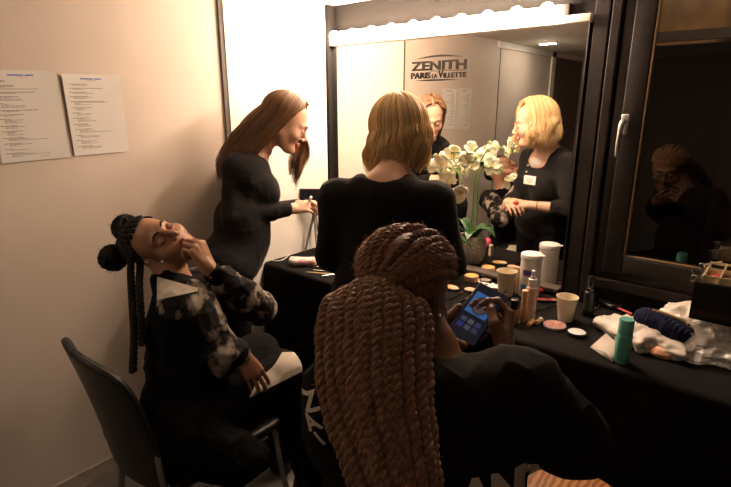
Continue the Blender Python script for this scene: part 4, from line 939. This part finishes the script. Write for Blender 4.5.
# ============================================================= the seated woman, head resting in her hand
PS = thing('person', 'seated woman with two black hair buns resting her face in her hand', 'person', (-1.47,.80,0))
H = Frame(W(160,244,1.74), .50*VR+.42*VU-.76*VF, -.84*VR+.40*VU-.33*VF); print('seated head', H.o)
f = nrm(A(.30,.95,0)); r = A(f[1],-f[0],0); Rb = np.stack([r,f,up],1)
hip = A(-1.475,.80,.54); chs = A(-1.47,.815,.83); nb = W(172,284,1.76)
sR = W(186,306,1.64); sL = W(196,287,1.90); eR = W(219,352,1.68); hR = W(241,355,1.75); eL = W(258,308,1.93); hL = W(209,269,1.665)
kR = A(-1.385,1.135,.545); kL = A(-1.56,1.17,.555); aR = A(-1.30,1.20,.09); aL = A(-1.50,1.24,.09); print('seated', nb, sR, sL, eR, hR, eL, hL)
def mk_body_S():
    S = SDF(); add_head(S, H, nb, neck_r=.046, full=1.1); S.cone(nb, chs, .055, .09, .05).cone(sL, sR, .045, .045, .05)
    a = SDF(); a.cone(sR, eR, .042, .035).cone(eR, hR, .034, .023); add_hand(a, hR, VV(.50,-.80,-.10), VV(.45,.30,.80), 1, (.28,.32,.25), sc=.93, thumb=(.5,.3,.2))
    b = SDF(); b.cone(sL, eL, .042, .035).cone(eL, hL, .034, .023); mo = H(.0,.085,-.060); dd = VV(-.42,.85,.15)
    add_hand(b, hL, dd, VV(.80,.30,.50), -1, (1.0,1.25,.7), sc=.95, thumb=(.35,.5,.4), k=.005)
    t = SDF(); t.cone(chs, hip, .10, .12, .05)
    for k_, a_, s in ((kR,aR,1),(kL,aL,-1)): t.cone(hip+s*.09*r+A(0,0,-.01), k_, .085, .058, .05).cone(k_, a_, .055, .036)
    return sdf_obj('body', [(S,.0034),(a,.003),(b,.003),(t,.009)], 0, [SK_M, LIP_M], PS)
mk_body_S(); face_details(H, PS, BLKH, LASH)
MARB = mat('marbled fabric', (.020,.018,.018), .7, noise=(15,(.40,.33,.27),.50,.62), bump=.4, bscale=60)
JBLK = mat('black jacket cloth', (.010,.009,.009), .75, spec=.3, bump=.3, bscale=200); JMAT = panel_mat('marbled sleeve with cream yoke', (.014,.012,.012), (.66,.58,.47), .85, spec=.15, noise=(15,(.40,.33,.27),.50,.62), bump=.4, bscale=60); JB2 = panel_mat('black cloth with cream yoke', (.006,.0055,.0055), (.66,.58,.47), .9, spec=.1, bump=.3, bscale=200); PT = panel_mat('black trousers with cream panel', (.007,.0065,.007), (.66,.58,.47), .9, spec=.1, bump=.3, bscale=260)
STRP = mat('cream stripe', (.66,.58,.47), .65)
S = SDF(); S.ell(chs, (.150,.115,.150), Rb, .06, 0).ell((chs+hip)/2+A(0,0,-.01), (.165,.13,.17), Rb, .06, 0).ell(hip+A(0,.0,.02), (.195,.15,.115), Rb, .05, 0)
S.cone(sL, sR, .062, .066, .05, 0).cone(nb, chs, .060, .10, .04, 0).cone(nb+A(0,0,.010)+(H.o-nb)*.05, nb-A(0,0,.02), .062, .066, .015, 0)
# the skirt of the jacket hangs over the chair
S.cone(A(-1.32,.70,.52), A(-1.25,.82,.40), .10, .075, .06, 0).cone(A(-1.25,.82,.44), A(-1.27,.92,.35), .07, .05, .05, 0)
for s_, e_, h_ in ((sL,eL,hL),(sR,eR,hR)):
    S.cone(s_+(e_-s_)*.02, e_, .080 if e_ is eR else .066, .074 if e_ is eR else .062, .03, 1).cone(e_, e_+(h_-e_)*.72, .068, .050, .03, 1).cone(e_+(h_-e_)*.74, e_+(h_-e_)*.93, .036, .033, .008, 0)
def mfS(V):
    q = V-CAM; z = q @ VF; x = 365.5+FPX*(q @ VR)/z; y = 243.5-FPX*(q @ VU)/z; return np.minimum.reduce([(1.80-z)*50, x-157, 198-x, y-277-(x-158)*.27, 300-(x-157)*.22-y])
sdf_obj('jacket', S, .0055, [JB2, JMAT], PS, disp=folds(.009, 12, 30), attrfn=mfS)
S = SDF()
for k_, a_, s in ((kR,aR,1),(kL,aL,-1)): S.cone(hip+s*.09*r+A(0,0,-.015), k_, .098, .080, .05).cone(k_, a_, .080, .062, .03).ell(k_+A(0,0,.01), (.082,.085,.080), None, .02)
def mfT(V):                              # cream panel running down the outer side of the shins
    q = V-CAM; z = q @ VF; x = 365.5+FPX*(q @ VR)/z; y = 243.5-FPX*(q @ VU)/z; near = (V[:,0]-kR[0]+.02)*400
    a_ = np.minimum.reduce([near, 395-(x-255)*.50-y, y-352, y-392+(x-252)*1.35+3*np.sin(x*.2)]); b_ = np.minimum.reduce([near, y-399, 420-y, x-287]); return a_
sdf_obj('trousers', S, .006, [PT], PS, disp=folds(.006, 12, 32), attrfn=mfT)
shoe(PS, aR*A(1,1,0)+A(0,-.03,0), aR*A(1,1,0)+A(.03,.15,0)); shoe(PS, aL*A(1,1,0)+A(0,-.03,0), aL*A(1,1,0)+A(0.0,.15,0))
# cornrows, buns, braids, earrings
cap = SDF(); cap.ell(H(0,-.024,.042), (.0765,.093,.0785), H.R, .01); cap.ell(H(0,.125,.0), (.11,.085,.10), H.R, .008, 0, True); cap.ell(H(0,.05,-.075), (.12,.13,.055), H.R, .01, 0, True)
HP = thing('hair', None, None, (0,0,0)); HP.parent = PS; HP.location = -PS.location
sdf_obj('hair_cap', cap, .004, mat('dark scalp', (.028,.018,.013), .6, bump=.6, bscale=300), HP)
B1 = H(.040,-.070,.118); B2 = H(-.030,-.085,.112); rg = np.random.default_rng(4); rows = []
B1 = W(126,228,1.79); B2 = W(113,258,1.76)
for k in range(13):
    a = math.radians(-104+208*k/12); p = []
    for t in np.linspace(0,1,9):
        phi = math.radians(58-44*t) if abs(a) < 1.2 else math.radians(78-60*t); v = A(math.sin(phi)*math.sin(a), math.sin(phi)*math.cos(a)*.95-.25*t, math.cos(phi)); v = nrm(v); p.append(H(*(A(0,-.022,.041)+A(.0785,.098,.083)*v)))
    p.append(((B1 if H.inv(p[0])[0] < 0 else B2)*.5+p[-1]*.5)); P = spline(p, 44); s = np.linspace(0,1,44)
    rows.append((P, .0075*(1+.22*np.abs(np.sin(s*PI*16)))))
mb = MB()
for P, rr in rows: mb.tube(P, rr, 8)
mb.build('cornrows', BLKH, HP)
for bc, br in ((B1,.044),(B2,.043)):
    mb = MB().sph(bc, (br*.88,)*3, 24)
    for k in range(7):                      # coils of the bun
        ph = rg.uniform(0,6); t = np.linspace(0,2*PI,34); ax1 = nrm(rg.normal(size=3)); u1 = nrm(np.cross(ax1,(.3,.2,1))); u2 = np.cross(ax1,u1); off = rg.uniform(-.5,.5)*br
        ring = math.sqrt(br*br-off*off)*.93; mb.tube([bc+ax1*off+ring*(math.cos(x+ph)*u1+math.sin(x+ph)*u2) for x in t], .0085*(1+.15*np.sin(t*14)), 6, cap=False)
    o = mb.build('hair_bun', BLKH, HP)
    Q = fuzz(np.tile(bc,(2,1)), br*1.08, 420, .010, rg); V_, F_ = tube_np(Q, np.tile([.0006,.0005,.0004,.0003],(len(Q),1)), 3); mkmesh('stray_hair', V_, F_, BLKH, HP)
for k, (o1, o2) in enumerate(((W(131,262,1.70), W(134,330,1.60)),(W(140,264,1.72), W(140,300,1.62)))):
    P = [W(136,250,1.76), o1, (o1+o2)/2+A(-.004,0,0), o2, W(133,372,1.55) if k == 0 else W(143,345,1.58)]; P = spline(P, 90); s = np.linspace(0,1,90)
    mb = MB()
    for j in range(3):
        th = s*2*PI*11+j*2*PI/3; mb.tube(P+np.stack([np.cos(th)*.0065, np.sin(th)*.0065, 0*th],1), .0068, 6)
    mb.build('braid', BLKH, HP)
for px in ((147,263),(162,262)): MB().sph(W(*px,1.655), .0055, 10).build('earring', M['chrome'], PS)
# gold fringe of baby hair left out; chair ----------------------------------------------------
CH = thing('chair', 'black shell-back stacking chair with chrome legs by the left wall, under the seated woman', 'chair', (-1.47,.76,0))
CHM = mat('black chair shell', (.012,.011,.010), .45, bump=.25, bscale=250); CHR = mat('grey chrome tube', (.42,.40,.37), .25, .9)
TL, TR, BL, BR = A(-1.640,.535,.875), A(-1.285,.545,.850), A(-1.655,.605,.40), A(-1.30,.615,.40)
nu, nv = 22, 18; V = []
for j in range(nv+1):
    v = .5-.5*math.cos(PI*j/nv)
    for i in range(nu+1):
        u = i/nu; ee = 1; y = 2*v-1; x = 2*u-1; 
        q = 4.; lim = (1-abs(y)**(q*1.5)*.9999)**(1/q); x2 = x*max(lim, .05)
        p = (BL*(1-v)+TL*v)*(.5-x2/2)+(BR*(1-v)+TR*v)*(.5+x2/2); V.append(p+A(0,-1,0)*(.035*(1-x2*x2))+A(0,1,0)*.02*max(0,v-.7)**2*0+A(0,-.03,0)*v*v)
bk = mkmesh('backrest', V, np.array([(j*(nu+1)+i, j*(nu+1)+i+1, (j+1)*(nu+1)+i+1, (j+1)*(nu+1)+i) for j in range(nv) for i in range(nu)]), CHM, CH)
m = bk.modifiers.new('t','SOLIDIFY'); m.thickness = .022; m.offset = 0; m = bk.modifiers.new('b','BEVEL'); m.width = .006; m.segments = 3
n_ = lambda i, j: V[j*(nu+1)+i]
rim = [n_(0,j) for j in range(0,nv,2)]+[n_(i,nv) for i in range(0,nu+1,3)]+[n_(nu,j) for j in range(nv-1,-1,-2)]
MB().tube(spline(rim,80), .0125, 8).build('rim', CHM, CH)
se = MB().box((-1.475,.83,.425), (.42,.42,.035), rot((1,0,0),.04), .016); se.build('seat', CHM, CH)
for (px, py, qx, qy, s) in ((-1.665,.66,-1.70,.58,1),(-1.285,.66,-1.26,.57,1),(-1.665,1.00,-1.69,1.08,0),(-1.285,1.00,-1.262,1.075,0)):
    MB().tube(spline([(px*.97-1.475*.03,py,.415),(px,py+(-.02 if s else .02),.40),((px+qx)/2,(py+qy)/2,.2),(qx,qy,.002)],16), .011, 10).build('leg', CHR, CH)
for x in (-1.665,-1.285): MB().tube(spline([(x,.98,.40),(x,.66,.40),(x,.60,.42),(x,.585,.55)],20), .010, 8).build('side_tube', CHR, CH)
# ============================================================= the woman in front, on her phone
PF = thing('person', 'woman with long copper-brown twists sitting in front in a black lettered shirt with a phone', 'person', (-.55,.72,0))
H = Frame(W(408,292,1.06), (.0,.95,-.28), (.02,.30,.95)); print('front head', H.o)
nb = W(425,352,1.03); sR = W(518,392,.985); sL = W(348,395,.95); print('sh', sR, sL, np.linalg.norm(sR-sL))
xr = nrm((sR-sL)*A(1,1,0)); f = A(-xr[1], xr[0], 0); r = xr; Rb = np.stack([r,f,up],1)
mid = (sR+sL)/2; hip = A(mid[0],mid[1],0)-f*.02+A(0,0,.56); chs = mid+A(0,0,-.14)-f*.01
eR = W(568,436,1.03); hR = None; eL = W(342,432,1.03); hL = None
# phone
pc = W(477,314,1.19); Lx = nrm(.60*VR+.66*VU-.42*(-VF)*1.0); Nn = VV(-.30,.33,.85); Nn = nrm(Nn-np.dot(Nn,Lx)*Lx); Wx = np.cross(Lx, Nn); RP = np.stack([Wx, Lx, Nn], 1)
hR = pc+RP @ A(.098,-.045,-.018); hL = pc+RP @ A(-.060,-.135,-.034)
t = thing('mobile_phone', 'black mobile phone with a blue lit picture held by the woman in front', 'phone', pc)
MB().box(pc, (.078,.161,.0085), RP, .0035).build('shell', M['black_pl'], t)
def pl(c, w_, h_, lift, name, m, par, n=0):
    g = MB()
    if n: g.add([pc+RP @ A(c[0]+w_*math.cos(a)*.5, c[1]+h_*math.sin(a)*.5, lift) for a in np.linspace(0,2*PI,n,endpoint=False)], [tuple(range(n))])
    else: g.add([pc+RP @ A(c[0]+sx*w_*.5, c[1]+sy*h_*.5, lift) for sx, sy in ((-1,-1),(1,-1),(1,1),(-1,1))], [(0,1,2,3)])
    return g.build(name, m, par, False)
sc_ = pl((0,0), .072, .153, .0046, 'screen', mat('lit dark screen', (.01,.01,.014), .1, emit=(.004,.005,.010), estr=1.), t)
pl((-.002,.022), .054, .062, .0049, 'blue_picture', mat('screen blue', (.02,.05,.1), .2, emit=(.020,.075,.20), estr=1.), sc_)
pl((-.001,.020), .042, .052, .0052, 'portrait_head', mat('screen portrait', (.03,.03,.04), .2, emit=(.020,.015,.017), estr=1.), sc_, 20)
pl((-.001,.016), .030, .036, .0054, 'portrait_face', mat('screen face', (.03,.03,.04), .2, emit=(.05,.036,.036), estr=1.), sc_, 16)
for k in range(6): pl((-.018+.018*(k%3),-.028-.017*(k//3)), .014, .013, .0050, 'thumbnail', mat('thumb '+str(k), (.03,.03,.05), .2, emit=[(.03,.03,.05),(.05,.045,.06),(.015,.02,.06),(.012,.02,.09),(.04,.036,.05),(.02,.02,.04)][k], estr=1.), sc_)
def mk_body_F():
    S = SDF(); add_head(S, H, nb, neck_r=.050); S.cone(nb, chs, .06, .10, .05).cone(sL, sR, .05, .05, .05)
    a = SDF(); a.cone(sR, eR, .048, .04).cone(eR, hR, .038, .026)
    fw = nrm(pc+RP @ A(.052,.040,-.020)-hR); add_hand(a, hR, fw, nrm(RP @ A(.95,.25,-.15)), 1, curls=[(.75,1.05,.5),(.8,1.1,.5),(.85,1.1,.5),(.9,1.1,.5)], sc=1.0, thumb=None, spread=.10)
    th0 = hR+fw*.030+RP @ A(-.012,0,.012); th1 = pc+RP @ A(.050,-.012,.022); th2 = pc+RP @ A(.026,.016,.019); th3 = pc+RP @ A(.014,.034,.014)
    a.cone(th0, th1, .0185, .0135, .012).cone(th1, th2, .0130, .0110, .004).cone(th2, th3, .0110, .0088, .004)
    b = SDF(); b.cone(sL, eL, .048, .04).cone(eL, hL, .038, .026)
    fw = nrm(pc+RP @ A(-.012,-.045,-.026)-hL); add_hand(b, hL, fw, nrm(RP @ A(-.25,-.05,-.95)), -1, curls=[(.15,.3,.3),(.1,.3,.3),(.1,.25,.3),(.1,.25,.3)], sc=1.0, thumb=None, spread=.14)
    t0 = hL+fw*.025+RP @ A(-.01,0,.006); t1 = pc+RP @ A(-.048,-.045,.004); t2 = pc+RP @ A(-.042,-.012,.010); b.cone(t0, t1, .017, .0125, .012).cone(t1, t2, .0120, .0090, .004)
    u0 = hL+fw*.06+RP @ A(.012,-.01,.0); u1 = pc+RP @ A(-.012,-.086,-.004); u2 = pc+RP @ A(.020,-.086,.004); b.cone(u0, u1, .011, .0095, .008).cone(u1, u2, .0095, .0080, .004)
    t = SDF(); t.cone(chs, hip, .11, .13, .05)
    for s in (-1,1): t.cone(hip+s*.095*r, hip+s*.13*r+f*.44+A(0,0,-.02), .09, .06, .05).cone(hip+s*.13*r+f*.44+A(0,0,-.02), hip*A(1,1,0)+s*.13*r+f*.42+A(0,0,.09), .055, .04)
    return sdf_obj('body', [(S,.0034),(a,.0028),(b,.0028),(t,.009)], 0, [SK_D, LIP_D], PF)
mk_body_F(); face_details(H, PF, BLKH, LASH)
SHF = mat('black shirt cloth', (.010,.009,.0085), .9, spec=.12, bump=.3, bscale=180)
S = SDF(); S.ell(chs+A(0,0,-.02), (.185,.12,.18), Rb, .07).ell((chs+hip)/2, (.19,.135,.20), Rb, .06).ell(hip, (.21,.17,.12), Rb, .05)
S.cone(sL+A(0,0,-.008), sR+A(0,0,-.008), .072, .076, .06).cone(nb+A(0,0,-.03), chs, .070, .12, .05); S.ell(nb+A(0,0,.040)+f*.02, (.060,.064,.035), Rb, .006, 0, True)
for s_, e_, h_ in ((sL,eL,hL),(sR,eR,hR)): S.cone(s_, e_, .080, .074, .05).cone(e_, e_+(h_-e_)*.78, .075, .050, .03).cone(e_+(h_-e_)*.78, e_+(h_-e_)*.92, .044, .036, .012)
shirt = sdf_obj('shirt', S, .0055, SHF, PF, disp=folds(.008, 9, 24))
# printed lettering across the back, draped on the cloth
vv_ = [v.co+Vector(PF.location) for v in shirt.data.vertices]; tree = BVHTree.FromPolygons(vv_, [tuple(p.vertices) for p in shirt.data.polygons]); CR = mat('cream print', (.60,.50,.40), .7)
def subdiv(v, f, n=2):
    bm = bmesh.new(); vs = [bm.verts.new(p) for p in v]
    for q in f:
        try: bm.faces.new([vs[i] for i in q])
        except ValueError: pass
    bmesh.ops.triangulate(bm, faces=bm.faces[:])
    for _ in range(n): bmesh.ops.subdivide_edges(bm, edges=[e for e in bm.edges if e.calc_length() > .05], cuts=1)
    bmesh.ops.triangulate(bm, faces=bm.faces[:]); bm.verts.index_update(); V = np.array([x.co[:] for x in bm.verts]); F = [[x.index for x in q.verts] for q in bm.faces]; bm.free(); return V, F
def drape(body, c, size, right, upv, bold, rotz=0.):
    v, f_ = text_mesh(body, 1, bold, extrude=0); v, f_ = subdiv(v, f_); lo, hi = v.min(0), v.max(0); v = (v-(lo+hi)/2)/(hi[1]-lo[1])*size; v[:,2] = 0
    ca, sa_ = math.cos(rotz), math.sin(rotz); v = np.stack([v[:,0]*ca-v[:,1]*sa_, v[:,0]*sa_+v[:,1]*ca, v[:,2]], 1); P = []
    nd = nrm(np.cross(right, upv))
    for a in v:
        o = np.asarray(c)+a[0]*right+a[1]*upv+nd*.3; h = tree.ray_cast(Vector(o), Vector(-nd), .6); P.append(np.array(h[0][:])+nd*.0022 if h[0] is not None else np.asarray(c))
    return P, f_
for (px, py, ch_, rz) in ((433,458,'L',.05),(464,474,'A',.02),(499,475,'N',-.02),(524,479,'D',-.10)):
    c_ = W(px, py, .98); P, F_ = drape(ch_, c_, .085, nrm(VR*.98-VU*.05), nrm(VU), .035, rz); mkmesh('printed_letter', P, F_, CR, shirt if False else PF, False)
for (px, py, ch_, sz, rz) in ((313,392,'Z',.035,.6),(314,412,'A',.035,.8),(322,428,'I',.03,.9)):
    c_ = W(px, py, .95); P, F_ = drape(ch_, c_, sz, nrm(VR*.7-VF*0-VU*.1), nrm(VU*.9+VR*.2), .03, rz); mkmesh('sleeve_letter', P, F_, CR, PF, False)
S = SDF()
for s in (-1,1):
    k_ = hip+s*.13*r+f*.44+A(0,0,-.02); S.cone(hip+s*.095*r, k_, .105, .078, .05).cone(k_, k_*A(1,1,0)-f*.02+A(0,0,.09), .074, .055, .02)
sdf_obj('trousers', S, .009, BLACKP, PF, disp=folds(.003))
for s in (-1,1): k_ = hip*A(1,1,0)+s*.13*r+f*.40; shoe(PF, k_, k_+f*.17)
# necklace and earring
MB().tube(spline([W(437,349,1.01),W(448,345,1.04),W(458,341,1.05)],10), .0014, 6).build('necklace', M['gold'], PF)
MB().lathe([(.004,0),(.0055,.003),(.004,.007)], H(.088,-.004,-.028), 12).build('earring', M['chrome'], PF)
# twists ---------------------------------------------------------------
TW = mat('copper brown twists', (.27,.115,.045), .6, noise=(130,(.13,.052,.020),.38,.62), sheen=.2); TW2 = mat('copper brown frizz', (.34,.16,.07), .6, island=.3)
HF = thing('hair', None, None, (0,0,0)); HF.parent = PF; HF.location = -PF.location
cap = SDF(); cap.ell(H(0,-.018,.040), (.081,.101,.083), H.R, .01); cap.ell(H(0,.13,-.045), (.12,.066,.100), H.R, .008, 0, True); cap.ell(H(0,.04,-.085), (.13,.14,.055), H.R, .01, 0, True)
sdf_obj('hair_cap', cap, .005, TW, HF)
tie = W(374,292,.965); rg = np.random.default_rng(9); paths = []; hd_ropes = []; cen = A(0,-.018,.040)
tl = H.inv(tie)
def slerp(a, b, t):
    o = math.acos(max(-1, min(1, float(a @ b)))); return (math.sin((1-t)*o)*a+math.sin(t*o)*b)/max(math.sin(o), 1e-6) if o > 1e-4 else a
for ring, (n, rr_) in enumerate(((28,1.03),(24,1.08))):
    for k in range(n):
        a = math.radians(-122+244*(k+.5*ring)/(n-1)); ph0 = math.radians(80 if abs(a) > .9 else 72)*(1-.25*ring)
        v0 = A(math.sin(ph0)*math.sin(a), math.sin(ph0)*math.cos(a), math.cos(ph0)); v1 = nrm((tl-cen)/A(.084,.104,.086)); P = []
        vm = nrm(nrm(v0)+v1*.9+A(0,0,.55)+A(math.sin(a)*.5,0,0))
        for t in np.linspace(0,1,15): v = slerp(nrm(v0), vm, t*2) if t <= .5 else slerp(vm, v1, t*2-1); P.append(H(*(cen+A(.088,.108,.090)*rr_*v)))
        hd_ropes.append(rope(np.array(P), .0068, .019, seed=k+50*ring, taper=False))
mb = MB(); centers = []
for rp in hd_ropes:
    for P, rr in rp: mb.tube(P, rr, 6); centers.append(P)
mb.build('scalp_twists', TW, HF)
# the hanging tail: ropes fan out of the tie and fall down her back
mbs = 0; tail = []
down = A(0,0,-1); bk_ = -nrm(A(VF[0],VF[1],0))          # towards the camera, level
N = 34
rows_ = [(286,372,40,.955,.000),(283,371,46,.925,.012),(312,370,53,.875,.026),(350,369,55,.835,.030),(395,371,54,.800,.032),(440,380,50,.775,.030),(485,392,44,.755,.026),(530,404,40,.745,.022)]
for k in range(N):
    lay = k % 3; q = (k//3)/(N/3-1.)*2-1+rg.uniform(-.06,.06); P = []; dx = rg.normal()*1.5
    for i, (py, cx, hw, d, dp) in enumerate(rows_):
        w_ = math.sqrt(max(0, 1-q*q*.95)); hw2 = hw*(.35 if i == 0 else .85 if i == 1 else 1)-4
        P.append(W(cx+q*hw2*(1-.10*lay)+dx*i*.5, py+(14*q*q if i < 2 else 0), d-dp*w_+.016*lay+(.02*(1-w_) if i > 1 else 0)))
    tail.append(rope(np.array(P), .0100, .025, seed=100+k))
for rp in tail:
    mb = MB()
    for P, rr in rp: mb.tube(P, rr, 7); centers.append(P)
    mb.build('twist', TW, HF)
allc = np.concatenate(centers); Q = fuzz(allc, .0065, 9000, .0065, rg, .8); V_, F_ = tube_np(Q, np.tile([.00045,.0004,.00035,.0002],(len(Q),1)), 3); mkmesh('stray_hair', V_, F_, TW2, HF)
# stools ---------------------------------------------------------------
ST = thing('stool', 'low black stool under the woman with the copper twists', 'stool', (hip[0],hip[1],0))
zt = .445; MB().lathe([(.15,zt-.03),(.17,zt-.02),(.172,zt-.005),(.165,zt),(.001,zt)], (hip[0],hip[1],0), 32).build('seat', M['black_pl'], ST)
for k in range(4): a = PI/4+k*PI/2; MB().tube([(hip[0]+.11*math.cos(a),hip[1]+.11*math.sin(a),zt-.03),(hip[0]+.17*math.cos(a),hip[1]+.17*math.sin(a),.002)], .011, 8).build('leg', CHR, ST)
sc2 = onz(566,511,.48); ST2 = thing('stool', 'round orange wood stool at the bottom edge, beside the elbow of the woman with twists', 'stool', sc2*A(1,1,0))
MB().lathe([(.18,.452),(.195,.456),(.198,.468),(.193,.478),(.18,.480),(.001,.480)], sc2*A(1,1,0), 48).build('seat', mat('orange wood grain', (.40,.18,.06), .4, wave=(17,(.15,.055,.018),6.5,'X')), ST2)
for k in range(4): a = PI/4+k*PI/2; MB().tube([(sc2[0]+.13*math.cos(a),sc2[1]+.13*math.sin(a),.454),(sc2[0]+.17*math.cos(a),sc2[1]+.17*math.sin(a),.002)], .012, 8).build('leg', CHR, ST2)
# ------------------------------------------------------------- camera, light, view
cam = bpy.data.cameras.new('camera'); co = bpy.data.objects.new('camera', cam); COL.objects.link(co)
cam.sensor_fit = 'HORIZONTAL'; cam.sensor_width = 36; cam.lens = 36*FPX/731; cam.clip_start = .02
co.location = CAM; co.rotation_euler = (math.radians(90)-PITCH, 0, YAW); SC.camera = co
w = bpy.data.worlds.new('world'); SC.world = w; w.use_nodes = True
w.node_tree.nodes['Background'].inputs[0].default_value = (1,.8,.6,1); w.node_tree.nodes['Background'].inputs[1].default_value = .004
for n, loc, en, sz, colr in (('outside_fill', (.5,3.0,2.9), 40, .3, (1,.75,.5)), ('room_fill', (.5,-1.3,2.0), 5, .8, (1,.80,.62))):  # unseen fill lights, added to brighten the view outside and the room
    l = bpy.data.lights.new(n, 'AREA'); l.energy = en; l.size = sz; l.color = colr; o = bpy.data.objects.new(n, l); COL.objects.link(o); o.location = loc
SC.view_settings.view_transform = 'Standard'; SC.view_settings.look = 'None'; SC.view_settings.gamma = 1; SC.view_settings.exposure = .18
SC.view_settings.use_curve_mapping = False
SC.cycles.max_bounces = 10; SC.cycles.sample_clamp_indirect = 6; SC.cycles.blur_glossy = .5
SC.cycles.use_denoising = True
